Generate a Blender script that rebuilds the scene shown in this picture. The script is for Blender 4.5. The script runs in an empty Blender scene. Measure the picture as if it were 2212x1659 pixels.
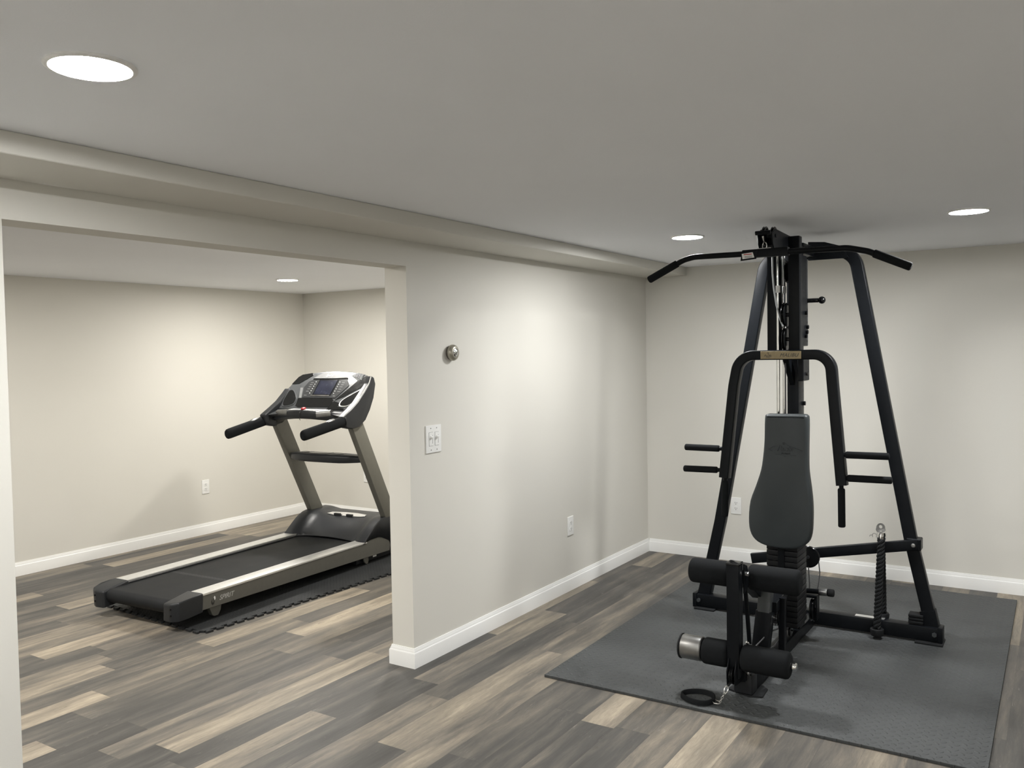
import bpy, bmesh, math, random
from mathutils import Vector, Matrix
random.seed(7)
S = bpy.context.scene
COL = S.collection

# ------------------------------------------------------------------ camera
cam_d = bpy.data.cameras.new('camera'); cam = bpy.data.objects.new('camera', cam_d); COL.objects.link(cam)
cam_d.sensor_fit = 'HORIZONTAL'; cam_d.sensor_width = 36.0; cam_d.lens = 1843.02 / 2212 * 36.0
cam_d.clip_start = 0.05; cam_d.clip_end = 60
def cam_axes(pitch, roll, yaw):
    f = Vector((math.cos(yaw)*math.cos(pitch), math.sin(yaw)*math.cos(pitch), math.sin(pitch)))
    r = Vector((math.sin(yaw), -math.cos(yaw), 0)); d = f.cross(r)
    return math.cos(roll)*r + math.sin(roll)*d, -math.sin(roll)*r + math.cos(roll)*d, f
_r, _d, _f = cam_axes(-0.0374, 0.0170, 0.5720)
m = Matrix((_r, -_d, -_f)).transposed().to_4x4(); m.translation = Vector((-5.9832, -2.6396, 1.5296))
cam.matrix_world = m
S.camera = cam

# ------------------------------------------------------------------ view, world, lamp levels
S.view_settings.view_transform = 'Standard'; S.view_settings.look = 'None'
S.view_settings.exposure = 0.88; S.view_settings.gamma = 1.0
S.view_settings.use_curve_mapping = False
w = bpy.data.worlds.new('world'); S.world = w; w.use_nodes = True
w.node_tree.nodes['Background'].inputs[0].default_value = (0.8, 0.85, 0.9, 1)
w.node_tree.nodes['Background'].inputs[1].default_value = 0.0
LAMP = 300.0                      # radiance of a downlight lens
LAMP_FAR = 292.0
COOL = (1.0, 1.0, 0.995); WARM = (1.0, 0.965, 0.905)
H = 2.13

def lamp_disc(x, y, col, rad, r=0.075):
    """a downlight of the same ceiling, outside the photograph"""
    l = bpy.data.lights.new('downlight', 'AREA'); l.shape = 'DISK'; l.size = 2*r
    l.energy = rad * math.pi * math.pi * r * r; l.color = col
    o = bpy.data.objects.new('downlight', l); COL.objects.link(o); o.location = (x, y, H-0.006)
for (x, y) in ((-8.2, -0.96), (-8.2, -2.29)):
    lamp_disc(x, y, COOL, LAMP)
lamp_disc(-4.95, -3.62, COOL, LAMP); lamp_disc(-8.2, -3.62, COOL, LAMP)
for (x, y) in ((-1.26, 1.0), (-3.95, 2.485), (-3.95, 1.0), (-6.6, 2.485)):
    lamp_disc(x, y, WARM, LAMP_FAR)

# ------------------------------------------------------------------ materials
def srgb(r, g, b):
    f = lambda c: (c/255/12.92) if c/255 <= 0.04045 else ((c/255+0.055)/1.055)**2.4
    return (f(r), f(g), f(b), 1)
class NT:
    def __init__(s, name):
        s.m = bpy.data.materials.new(name); s.m.use_nodes = True; s.t = s.m.node_tree
        s.b = s.t.nodes['Principled BSDF']
    def n(s, typ, **kw):
        nd = s.t.nodes.new(typ)
        for k, v in kw.items(): setattr(nd, k, v)
        return nd
    def put(s, sock, v):
        if hasattr(v, 'is_linked') or isinstance(v, bpy.types.NodeSocket): s.t.links.new(v, sock)
        else: sock.default_value = v
    def math(s, op, a, b=0.0, c=0.0):
        nd = s.n('ShaderNodeMath', operation=op)
        s.put(nd.inputs[0], a); s.put(nd.inputs[1], b); s.put(nd.inputs[2], c)
        return nd.outputs[0]
    def coords(s, kind='Object'):
        tc = s.n('ShaderNodeTexCoord'); sp = s.n('ShaderNodeSeparateXYZ'); s.put(sp.inputs[0], tc.outputs[kind])
        return tc.outputs[kind], sp.outputs[0], sp.outputs[1], sp.outputs[2]
    def comb(s, x, y, z=0.0):
        c = s.n('ShaderNodeCombineXYZ'); s.put(c.inputs[0], x); s.put(c.inputs[1], y); s.put(c.inputs[2], z); return c.outputs[0]
    def noise(s, vec, scale=1.0, detail=3.0, rough=0.5):
        nd = s.n('ShaderNodeTexNoise'); s.put(nd.inputs['Vector'], vec)
        nd.inputs['Scale'].default_value = scale; nd.inputs['Detail'].default_value = detail; nd.inputs['Roughness'].default_value = rough
        return nd.outputs[0]
    def ramp(s, f, stops):
        nd = s.n('ShaderNodeValToRGB'); s.put(nd.inputs[0], f); cr = nd.color_ramp
        while len(cr.elements) < len(stops): cr.elements.new(0.5)
        for e, (p, c) in zip(cr.elements, stops): e.position = p; e.color = c if len(c) == 4 else (*c, 1)
        return nd.outputs[0]
    def mix(s, f, a, b, blend='MIX'):
        nd = s.n('ShaderNodeMix', data_type='RGBA', blend_type=blend); s.put(nd.inputs[0], f); s.put(nd.inputs[6], a); s.put(nd.inputs[7], b)
        return nd.outputs[2]
    def bump(s, h, dist, strength=1.0):
        nd = s.n('ShaderNodeBump'); s.put(nd.inputs['Height'], h); nd.inputs['Distance'].default_value = dist; nd.inputs['Strength'].default_value = strength
        s.t.links.new(nd.outputs[0], s.b.inputs['Normal'])
def simple(name, col, rough=0.5, metal=0.0, spec=0.5, var=0.08, nscale=30.0, bump=0.0, coat=0.0):
    a = NT(name); v, x, y, z = a.coords()
    nz = a.noise(v, nscale, 3)
    c2 = tuple(min(1, k*(1+var)) for k in col[:3]) + (1,); c1 = tuple(k*(1-var) for k in col[:3]) + (1,)
    a.put(a.b.inputs['Base Color'], a.ramp(nz, [(0.3, c1), (0.7, c2)]))
    a.put(a.b.inputs['Roughness'], a.math('ADD', a.math('MULTIPLY', nz, 0.12), rough-0.06))
    a.b.inputs['Metallic'].default_value = metal; a.b.inputs['Specular IOR Level'].default_value = spec
    a.b.inputs['Coat Weight'].default_value = coat
    if bump: a.bump(a.noise(v, nscale*8, 2), bump)
    return a.m
def paint(name, col, rough=0.6):
    a = NT(name); v, x, y, z = a.coords()
    big = a.noise(v, 1.3, 2); fine = a.noise(v, 260, 2)
    c1 = tuple(k*0.975 for k in col[:3]) + (1,)
    a.put(a.b.inputs['Base Color'], a.ramp(big, [(0.35, c1), (0.65, col)]))
    a.b.inputs['Roughness'].default_value = rough; a.b.inputs['Specular IOR Level'].default_value = 0.35
    a.bump(fine, 0.0004, 0.5)
    return a.m
def emit(name, col, k):
    a = NT(name); a.b.inputs['Base Color'].default_value = (0.9, 0.9, 0.9, 1)
    v, x, y, z = a.coords()
    a.put(a.b.inputs['Emission Color'], a.ramp(a.noise(v, 3, 1), [(0.0, (*col, 1)), (1.0, (*col, 1))]))
    a.b.inputs['Emission Strength'].default_value = k
    return a.m
M = {}
M['wall'] = paint('wall_paint', (0.675, 0.658, 0.605, 1), 0.6)
M['ceil'] = paint('ceiling_paint', (0.875, 0.89, 0.92, 1), 0.85)
M['trim'] = paint('white_trim_paint', (0.84, 0.84, 0.82, 1), 0.35)
M['black'] = simple('black_powder_coat', (0.0055, 0.0065, 0.008), 0.38, 0.0, 0.12, 0.1, 60, 0.0002)
M['blackgloss'] = simple('gloss_black_plastic', (0.006, 0.0065, 0.007), 0.16, 0, 0.4)
M['blackplastic'] = simple('black_plastic', (0.012, 0.013, 0.0145), 0.42, 0, 0.35)
M['foam'] = simple('black_foam', (0.008, 0.009, 0.010), 0.85, 0, 0.15, 0.1, 60, 0.0006)
M['rubber'] = simple('black_rubber', (0.011, 0.012, 0.013), 0.7, 0, 0.22)
M['charcoal'] = simple('charcoal_plastic', (0.019, 0.0205, 0.023), 0.38, 0, 0.33, 0.06, 80, 0.0002)
M['vinyl'] = simple('grey_vinyl', (0.036, 0.043, 0.046), 0.48, 0, 0.4, 0.05, 12, 0.00015)
M['chrome'] = simple('chrome', (0.75, 0.75, 0.74), 0.12, 1.0, 0.5, 0.05)
M['steel'] = simple('dull_zinc_steel', (0.30, 0.30, 0.295), 0.38, 1.0, 0.5, 0.12, 20)
M['iron'] = simple('cast_iron_plate', (0.007, 0.0075, 0.0085), 0.5, 0.0, 0.25)
M['bracketgrey'] = simple('dark_grey_steel', (0.045, 0.05, 0.052), 0.4, 0.1)
M['cable'] = simple('coated_cable', (0.02, 0.02, 0.022), 0.4)
M['clearcable'] = simple('grey_coated_cable', (0.30, 0.31, 0.31), 0.35, 0.1)
M['silver'] = simple('brushed_aluminium', (0.86, 0.86, 0.85), 0.36, 0.9, 0.5, 0.04, 40)
M['darksilver'] = simple('silver_grey_and_side_shade', (0.115, 0.113, 0.10), 0.42, 0.2, 0.5, 0.04, 40)  # grey of the feet; on the rail side it holds painted-in shade
M['uprightpaint'] = simple('champagne_grey_paint', (0.135, 0.132, 0.112), 0.42, 0.2, 0.5, 0.04, 40)
M['consolegrey'] = simple('graphite_console_plastic', (0.085, 0.09, 0.095), 0.30, 0.2, 0.5, 0.04, 40)
M['overlay'] = simple('button_overlay', (0.04, 0.042, 0.044), 0.22, 0, 0.5, 0.05)
M['head'] = simple('light_grey_head_panel', (0.20, 0.205, 0.205), 0.45, 0.0, 0.3)
M['lcd'] = simple('dark_blue_lcd', (0.014, 0.017, 0.036), 0.2, 0, 0.5, 0.15, 25)
M['white'] = simple('white_print', (0.82, 0.82, 0.80), 0.5)
M['lettergrey'] = simple('light_grey_print', (0.42, 0.42, 0.40), 0.5)
M['ink'] = simple('dark_ink', (0.02, 0.02, 0.018), 0.5)
M['red'] = simple('red_plastic', (0.35, 0.01, 0.015), 0.3)
M['redink'] = simple('red_ink', (0.45, 0.05, 0.04), 0.5)
M['brass'] = simple('gold_tinted_plate', (0.24, 0.19, 0.105), 0.38, 0.35, 0.5, 0.06, 50)
M['plastwhite'] = simple('white_switch_plastic', (0.80, 0.80, 0.78), 0.32, 0, 0.5, 0.02)
M['slot'] = simple('dark_slot', (0.03, 0.03, 0.028), 0.6)
M['thermo'] = simple('satin_nickel_tan', (0.36, 0.34, 0.28), 0.3, 0.55, 0.5, 0.04)
M['thermodark'] = simple('dark_nickel', (0.12, 0.11, 0.09), 0.35, 0.4)
M['belt'] = simple('treadmill_belt', (0.012, 0.013, 0.0145), 0.55, 0, 0.18, 0.15, 8, 0.0003)
M['glow'] = emit('lit_lens_main', COOL, LAMP); M['glowfar'] = emit('lit_lens_far', WARM, LAMP_FAR)

def floor_material():
    """vinyl planks; each plank face carries its own tone and its own plank coordinates"""
    a = NT('vinyl_plank_floor'); v, x, y, z = a.coords()
    at = a.n('ShaderNodeAttribute', attribute_name='tone'); tone = at.outputs['Fac']
    ag = a.n('ShaderNodeAttribute', attribute_name='edge'); sp = a.n('ShaderNodeSeparateXYZ'); a.put(sp.inputs[0], ag.outputs['Vector'])
    px_, py_ = sp.outputs[0], sp.outputs[1]
    sd = a.n('ShaderNodeAttribute', attribute_name='seed'); seed = sd.outputs['Fac']
    ox = a.math('ADD', x, a.math('MULTIPLY', seed, 41.0)); oy = a.math('ADD', y, a.math('MULTIPLY', seed, 13.0))
    warp = a.math('MULTIPLY', a.math('SUBTRACT', a.noise(a.comb(a.math('MULTIPLY', ox, 3.0), a.math('MULTIPLY', oy, 6.0), seed), 1.0, 2), 0.5), 0.05)
    oy = a.math('ADD', oy, warp)
    n1 = a.noise(a.comb(a.math('MULTIPLY', ox, 1.6), a.math('MULTIPLY', oy, 14.0), seed), 1.0, 3, 0.6)
    n2 = a.noise(a.comb(a.math('MULTIPLY', ox, 8.0), a.math('MULTIPLY', oy, 62.0), seed), 1.0, 6, 0.75)
    n3 = a.noise(a.comb(a.math('MULTIPLY', ox, 26.0), a.math('MULTIPLY', oy, 260.0), seed), 1.0, 3, 0.7)
    n4 = a.noise(a.comb(a.math('MULTIPLY', ox, 7.0), a.math('MULTIPLY', oy, 28.0), seed), 1.0, 4, 0.7)
    f = a.math('ADD', a.math('MULTIPLY', tone, 0.78), a.math('MULTIPLY', a.math('SUBTRACT', n1, 0.5), 1.05))
    f = a.math('ADD', f, a.math('MULTIPLY', a.math('SUBTRACT', n2, 0.5), 0.42))
    f = a.math('ADD', f, 0.10)
    col = a.ramp(f, [(0.0, (0.048, 0.046, 0.043, 1)), (0.26, (0.082, 0.078, 0.072, 1)), (0.48, (0.140, 0.127, 0.108, 1)),
                     (0.72, (0.255, 0.220, 0.172, 1)), (1.0, (0.44, 0.375, 0.285, 1))])
    col = a.mix(a.math('MULTIPLY', a.math('SUBTRACT', 0.60, n3), 0.8), col, (0.05, 0.046, 0.042, 1))
    knot = a.n('ShaderNodeMapRange'); a.put(knot.inputs[0], n4); knot.inputs[1].default_value = 0.36; knot.inputs[2].default_value = 0.26; knot.inputs[3].default_value = 0.0; knot.inputs[4].default_value = 0.6
    col = a.mix(knot.outputs[0], col, (0.06, 0.052, 0.042, 1))
    fleck = a.n('ShaderNodeMapRange'); a.put(fleck.inputs[0], a.math('ADD', a.math('MULTIPLY', n4, 0.55), a.math('MULTIPLY', n3, 0.45))); fleck.inputs[1].default_value = 0.60; fleck.inputs[2].default_value = 0.70; fleck.inputs[3].default_value = 0.0; fleck.inputs[4].default_value = 0.45
    col = a.mix(fleck.outputs[0], col, (0.36, 0.33, 0.29, 1))
    gap = a.math('MAXIMUM', a.math('LESS_THAN', px_, 0.0012), a.math('LESS_THAN', py_, 0.0012))
    col = a.mix(a.math('MULTIPLY', gap, 0.4), col, (0.04, 0.036, 0.03, 1))
    a.put(a.b.inputs['Base Color'], col)
    a.put(a.b.inputs['Roughness'], a.math('ADD', a.math('MULTIPLY', n2, 0.2), 0.38))
    a.b.inputs['Specular IOR Level'].default_value = 0.28
    a.bump(a.math('SUBTRACT', n3, a.math('MULTIPLY', gap, 2.0)), 0.0005, 0.6)
    return a.m
PW, PL_, PY0 = 0.1495, 1.22, -0.0795
JOINT = {-10: -2.58, -7: -2.916, -1: -2.91, 0: -2.197, 3: -4.114, 5: -4.193, 6: -3.962, 7: -3.778, 8: -3.105, 12: -3.668}
TONE = {(-10, -1): 0.85, (-10, 0): 0.35, (-9, 0): 0.35, (-8, -1): 0.2, (-8, 0): 0.45, (-7, 0): 0.85, (-7, -1): 0.25, (-6, 0): 0.3, (-6, -1): 0.25, (-5, 0): 0.2, (-4, 0): 0.5, (-3, 0): 0.45,
        (-2, 0): 0.25, (-2, -1): 0.3, (-1, 0): 0.62, (-1, -1): 0.2, (-1, 1): 0.2, (0, 0): 0.72, (0, -1): 0.15, (0, 1): 0.3, (1, 0): 0.2, (1, -1): 0.25, (2, 0): 0.6, (2, -1): 0.75, (3, 0): 0.5, (3, -1): 0.2, (4, 0): 0.2, (4, -1): 0.3,
        (5, -1): 0.85, (5, 0): 0.25, (5, 1): 0.65, (6, 0): 0.45, (6, -1): 0.2, (6, 1): 0.9, (7, -1): 0.85, (7, 0): 0.5, (7, 1): 0.4, (8, 0): 0.8, (8, -1): 0.4, (9, 0): 0.35, (9, -1): 0.3, (12, 0): 0.85, (12, -1): 0.3, (13, 0): 0.2}
def floor_mesh():
    rnd = random.Random(3)
    bm = bmesh.new(); tl = bm.faces.layers.float.new('tone'); sl = bm.faces.layers.float.new('seed'); el = bm.loops.layers.float_vector.new('edge')
    x0, x1, y0, y1 = XW, 0.12, YS, FY+0.12
    n = math.floor((y0-PY0)/PW)
    while PY0+n*PW < y1:
        a = max(y0, PY0+n*PW); b = min(y1, PY0+(n+1)*PW)
        j = JOINT.get(n, -3.0+rnd.random()*PL_*1.0); k = math.floor((x0-j)/PL_)
        while j+k*PL_ < x1:
            c = max(x0, j+k*PL_); d = min(x1, j+(k+1)*PL_); t = rnd.random()
            if d-c > 0.001:
                vs = [bm.verts.new(p) for p in ((c, a, 0), (d, a, 0), (d, b, 0), (c, b, 0))]
                f = bm.faces.new(vs); f[tl] = TONE.get((n, k), 0.12+0.72*t*t**0.3); f[sl] = rnd.random()
                w, h = d-c, b-a
                for lp, uv in zip(f.loops, ((0, 0), (w, 0), (w, h), (0, h))): lp[el] = (uv[0], uv[1], 0)
            k += 1
        n += 1
    box(bm, x0, x1, y0, y1, -0.06, -0.001)
    return bm
def mat_material(name, col, pitch=0.032, seams=True):
    a = NT(name); v, x, y, z = a.coords()
    c = math.cos(0.78); s = math.sin(0.78)
    u = a.math('DIVIDE', a.math('ADD', a.math('MULTIPLY', x, c), a.math('MULTIPLY', y, s)), pitch)
    t = a.math('DIVIDE', a.math('SUBTRACT', a.math('MULTIPLY', y, c), a.math('MULTIPLY', x, s)), pitch)
    par = a.math('FLOORED_MODULO', a.math('ADD', a.math('FLOOR', u), a.math('FLOOR', t)), 2.0)
    fu = a.math('ABSOLUTE', a.math('SUBTRACT', a.math('FRACT', u), 0.5)); ft = a.math('ABSOLUTE', a.math('SUBTRACT', a.math('FRACT', t), 0.5))
    lng = a.math('ADD', a.math('MULTIPLY', fu, par), a.math('MULTIPLY', ft, a.math('SUBTRACT', 1.0, par)))
    sht = a.math('ADD', a.math('MULTIPLY', ft, par), a.math('MULTIPLY', fu, a.math('SUBTRACT', 1.0, par)))
    mr = a.n('ShaderNodeMapRange', interpolation_type='SMOOTHSTEP'); a.put(mr.inputs[0], a.math('ADD', a.math('MULTIPLY', sht, 2.6), a.math('POWER', a.math('MULTIPLY', lng, 2.1), 4.0)))
    mr.inputs[1].default_value = 0.15; mr.inputs[2].default_value = 0.6; mr.inputs[3].default_value = 1.0; mr.inputs[4].default_value = 0.0
    dash = mr.outputs[0]
    big = a.noise(v, 2.2, 4, 0.6)
    base = a.ramp(big, [(0.36, tuple(k*0.74 for k in col)), (0.46, tuple(k*0.98 for k in col)), (0.7, tuple(k*1.16 for k in col))])
    base = a.mix(a.math('MULTIPLY', dash, 0.22), base, tuple(k*1.6 for k in col) + (1,))
    if seams:
        sx = a.math('ABSOLUTE', a.math('SUBTRACT', a.math('FRACT', a.math('DIVIDE', a.math('ADD', x, 2.585), 0.6037)), 0.5))
        sy = a.math('ABSOLUTE', a.math('SUBTRACT', a.math('FRACT', a.math('DIVIDE', a.math('ADD', y, 2.43), 0.608)), 0.5))
        sm = a.math('GREATER_THAN', a.math('MAXIMUM', sx, sy), 0.4975)
        base = a.mix(a.math('MULTIPLY', sm, 0.3), base, (0.01, 0.01, 0.01, 1))
    a.put(a.b.inputs['Base Color'], base)
    a.b.inputs['Roughness'].default_value = 0.62; a.b.inputs['Specular IOR Level'].default_value = 0.4
    a.bump(dash, 0.0024, 1.0)
    return a.m
M['floor'] = floor_material()
M['gymmat'] = mat_material('grey_foam_mat', (0.056, 0.060, 0.061))
M['treadmat'] = mat_material('black_foam_mat', (0.017, 0.0185, 0.020), 0.02, False)

# ------------------------------------------------------------------ mesh helpers
def V(*a): return Vector(a[0]) if len(a) == 1 else Vector(a)
def merge(dst, src):
    me = bpy.data.meshes.new('t'); src.to_mesh(me); src.free(); dst.from_mesh(me); bpy.data.meshes.remove(me)
def bev(bm, off, seg=2, ang=30):
    es = [e for e in bm.edges if len(e.link_faces) == 2 and e.calc_face_angle(0) > math.radians(ang)]
    bmesh.ops.bevel(bm, geom=es, offset=off, segments=seg, profile=0.6, affect='EDGES', clamp_overlap=True)
def box(dst, x0, x1, y0, y1, z0, z1, b=0.0, seg=2, mat=None):
    bm = bmesh.new(); bmesh.ops.create_cube(bm, size=1)
    for v in bm.verts:
        v.co = Vector(((x0+x1)/2 + v.co.x*(x1-x0), (y0+y1)/2 + v.co.y*(y1-y0), (z0+z1)/2 + v.co.z*(z1-z0)))
    if b: bev(bm, b, seg)
    if mat: bm.transform(mat)
    merge(dst, bm)
def prism(dst, pts, vec, b=0.0, seg=2, ang=30):
    """polygon of 3D points extruded by vec"""
    bm = bmesh.new(); vec = V(vec)
    a = [bm.verts.new(V(p)) for p in pts]; c = [bm.verts.new(V(p)+vec) for p in pts]
    n = len(a)
    bm.faces.new(a[::-1]); bm.faces.new(c)
    for i in range(n): bm.faces.new((a[i], a[(i+1) % n], c[(i+1) % n], c[i]))
    bmesh.ops.recalc_face_normals(bm, faces=bm.faces)
    if b: bev(bm, b, seg, ang)
    merge(dst, bm)
def fillet(pts, r, n=6, closed=False):
    out = []; N = len(pts); pts = [V(p) for p in pts]
    for i, p in enumerate(pts):
        if not closed and i in (0, N-1): out.append(p); continue
        a = pts[i-1]; c = pts[(i+1) % N]
        u = (a-p); v = (c-p); lu, lv = u.length, v.length; u.normalize(); v.normalize()
        th = u.angle(v)
        if th > math.pi-0.01: out.append(p); continue
        rr = r[i] if isinstance(r, (list, tuple)) else r
        t = min(rr/math.tan(th/2), lu*0.49, lv*0.49); q0 = p+u*t; q1 = p+v*t
        rad = t*math.tan(th/2); cen = p + (u+v).normalized()*(rad/math.sin(th/2))
        a0 = q0-cen; a1 = q1-cen; ang = a0.angle(a1)
        for k in range(n+1):
            f = k/n
            out.append(cen + (a0*math.sin((1-f)*ang) + a1*math.sin(f*ang))/math.sin(ang))
    return out
def rrect(w, h, r, n=3):
    out = []
    for cx, cy, a0 in ((w/2-r, h/2-r, 0), (-w/2+r, h/2-r, 90), (-w/2+r, -h/2+r, 180), (w/2-r, -h/2+r, 270)):
        for k in range(n+1):
            a = math.radians(a0 + 90*k/n); out.append((cx+r*math.cos(a), cy+r*math.sin(a)))
    return out
def circ(r, n=16, r2=None):
    return [(r*math.cos(2*math.pi*k/n), (r2 or r)*math.sin(2*math.pi*k/n)) for k in range(n)]
def sweep(dst, path, prof, binorm=None, closed=False, scales=None, cap=True):
    """prof (a,b): a along side vector (in-plane), b along binormal"""
    path = [V(p) for p in path]; N = len(path); rings = []
    def tan(i):
        if closed: return ((path[(i+1) % N]-path[i]).normalized() + (path[i]-path[i-1]).normalized()).normalized()
        if i == 0: return (path[1]-path[0]).normalized()
        if i == N-1: return (path[-1]-path[-2]).normalized()
        return ((path[i+1]-path[i]).normalized() + (path[i]-path[i-1]).normalized()).normalized()
    bm = bmesh.new(); b = V(binorm) if binorm else None; prev = None
    for i in range(N):
        t = tan(i)
        if b is None:
            if prev is None:
                ref = Vector((0, 0, 1)) if abs(t.z) < 0.9 else Vector((1, 0, 0)); bb = (ref - t*ref.dot(t)).normalized()
            else: bb = (prev - t*prev.dot(t)).normalized()
            prev = bb
        else: bb = (b - t*b.dot(t)).normalized()
        s = bb.cross(t).normalized()
        k = 1.0
        if (closed or 0 < i < N-1) and b is not None:
            d = (path[(i+1) % N]-path[i]).normalized(); k = 1/max(0.4, d.dot(t))
        sc = scales[i] if scales else 1.0
        rings.append([bm.verts.new(path[i] + s*(p[0]*k*sc) + bb*(p[1]*sc)) for p in prof])
    n = len(prof)
    for i in range(N if closed else N-1):
        A = rings[i]; B = rings[(i+1) % N]
        for j in range(n): bm.faces.new((A[j], A[(j+1) % n], B[(j+1) % n], B[j]))
    if not closed and cap: bm.faces.new(rings[0][::-1]); bm.faces.new(rings[-1])
    bmesh.ops.recalc_face_normals(bm, faces=bm.faces)
    merge(dst, bm)
def lathe(dst, p0, axis, prof, seg=28):
    """prof: (distance along axis, radius)"""
    p0 = V(p0); ax = V(axis).normalized()
    ref = Vector((0, 0, 1)) if abs(ax.z) < 0.9 else Vector((1, 0, 0))
    u = (ref-ax*ref.dot(ax)).normalized(); v = ax.cross(u)
    bm = bmesh.new(); rings = []
    for d, r in prof:
        if r < 1e-6: rings.append([bm.verts.new(p0+ax*d)])
        else: rings.append([bm.verts.new(p0+ax*d + (u*math.cos(2*math.pi*k/seg)+v*math.sin(2*math.pi*k/seg))*r) for k in range(seg)])
    for A, B in zip(rings, rings[1:]):
        for k in range(seg):
            k2 = (k+1) % seg
            if len(A) == 1 and len(B) == 1: continue
            if len(A) == 1: bm.faces.new((A[0], B[k], B[k2]))
            elif len(B) == 1: bm.faces.new((A[k], A[k2], B[0]))
            else: bm.faces.new((A[k], A[k2], B[k2], B[k]))
    if len(rings[0]) > 1: bm.faces.new(rings[0][::-1])
    if len(rings[-1]) > 1: bm.faces.new(rings[-1])
    bmesh.ops.recalc_face_normals(bm, faces=bm.faces)
    merge(dst, bm)
def rod(dst, p0, p1, r, seg=16, rnd=0.0):
    p0, p1 = V(p0), V(p1); L = (p1-p0).length
    if rnd:
        prof = [(0, r-rnd)] + [(rnd*(1-math.cos(a)), r-rnd+rnd*math.sin(a)) for a in (0.5, 1.0, 1.57)]
        prof += [(L-d, q) for d, q in prof[::-1]]
    else: prof = [(0, r), (L, r)]
    lathe(dst, p0, p1-p0, prof, seg)
def ball(dst, c, r, seg=20):
    lathe(dst, V(c)-Vector((0, 0, r)), (0, 0, 1), [(r-r*math.cos(math.pi*k/12), r*math.sin(math.pi*k/12) if 0 < k < 12 else 0) for k in range(13)], seg)
def catmull(pts, n=5):
    out = []; N = len(pts)
    for i in range(N):
        p0, p1, p2, p3 = (Vector(pts[(i+k) % N]) for k in (-1, 0, 1, 2))
        for k in range(n):
            t = k/n
            out.append(0.5*((2*p1) + (p2-p0)*t + (2*p0-5*p1+4*p2-p3)*t*t + (3*p1-p0-3*p2+p3)*t**3))
    return out

ORIG = {}
def empty(name, loc, rz, label, cat, group=None):
    o = bpy.data.objects.new(name, None); COL.objects.link(o); o.location = loc; o.rotation_euler = (0, 0, rz)
    o.empty_display_size = 0.1
    o['label'] = label; o['category'] = cat
    if group: o['group'] = group
    ORIG[o.name] = Vector(loc)
    return o
def obj(name, bm, mat, parent=None, local=False, label=None, ang=35):
    """bm in world coordinates unless local; becomes one mesh object"""
    if parent is not None and not local:
        root = parent
        while root.parent: root = root.parent
        bm.transform(Matrix.Translation(-ORIG[root.name]))
    me = bpy.data.meshes.new(name); bm.to_mesh(me); bm.free()
    me.materials.append(M[mat] if isinstance(mat, str) else mat)
    me.shade_smooth(); me.set_sharp_from_angle(angle=math.radians(ang))
    o = bpy.data.objects.new(name, me); COL.objects.link(o)
    if parent is not None: o.parent = parent
    if label: o['label'] = label
    return o
def struct(name, bm, mat, label=None):
    o = obj(name, bm, mat); o['kind'] = 'structure'
    if label: o['label'] = label
    return o
def B(*a, **k):
    bm = bmesh.new(); box(bm, *a, **k); return bm
def text_bm(s, size, extrude, shear=0.0, align='CENTER', spacing=1.0):
    cu = bpy.data.curves.new('txt', 'FONT'); cu.body = s; cu.size = size; cu.extrude = extrude; cu.shear = shear
    cu.align_x = align; cu.align_y = 'CENTER'; cu.space_character = spacing; cu.resolution_u = 4
    o = bpy.data.objects.new('txt', cu); COL.objects.link(o); bpy.context.view_layer.update()
    me = bpy.data.meshes.new_from_object(o.evaluated_get(bpy.context.evaluated_depsgraph_get()))
    bm = bmesh.new(); bm.from_mesh(me)
    bpy.data.objects.remove(o); bpy.data.curves.remove(cu); bpy.data.meshes.remove(me)
    return bm
def frame(o, X, Y):
    X = V(X).normalized(); Y = V(Y).normalized(); Z = X.cross(Y)
    mm = Matrix((X, Y, Z)).transposed().to_4x4(); mm.translation = V(o); return mm

# ------------------------------------------------------------------ the rooms
T = 0.1344; XE = -2.8036; XL = -4.6585; HO = 1.9495; FY = 3.5836; FX = -0.0616
XW = -9.0; YS = -4.7
struct('floor', floor_mesh(), 'floor')
struct('ceiling', B(XW, 0.12, YS, FY+0.12, H, H+0.08), 'ceil')
bm = bmesh.new()
box(bm, XE, 0.0, 0, T, 0, H); box(bm, XL, XE, 0, T, HO, H); box(bm, XW, XL, 0, T, 0, H)
struct('wall_left', bm, 'wall')
struct('wall_back', B(0, 0.12, YS, T, 0, H), 'wall')
struct('wall_far_right', B(FX, 0.12, T, FY, 0, H), 'wall')
struct('wall_far', B(XW, 0.12, FY, FY+0.12, 0, H), 'wall')
struct('wall_right', B(XW, 0.12, YS-0.12, YS, 0, H), 'wall')
struct('wall_front', B(XW-0.12, XW, YS, FY+0.12, 0, H), 'wall')
bm = bmesh.new(); box(bm, XW, 0, -0.3253, 0.0, 2.069, H, 0.006, 3)
struct('trim_1', bm, 'wall')
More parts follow.
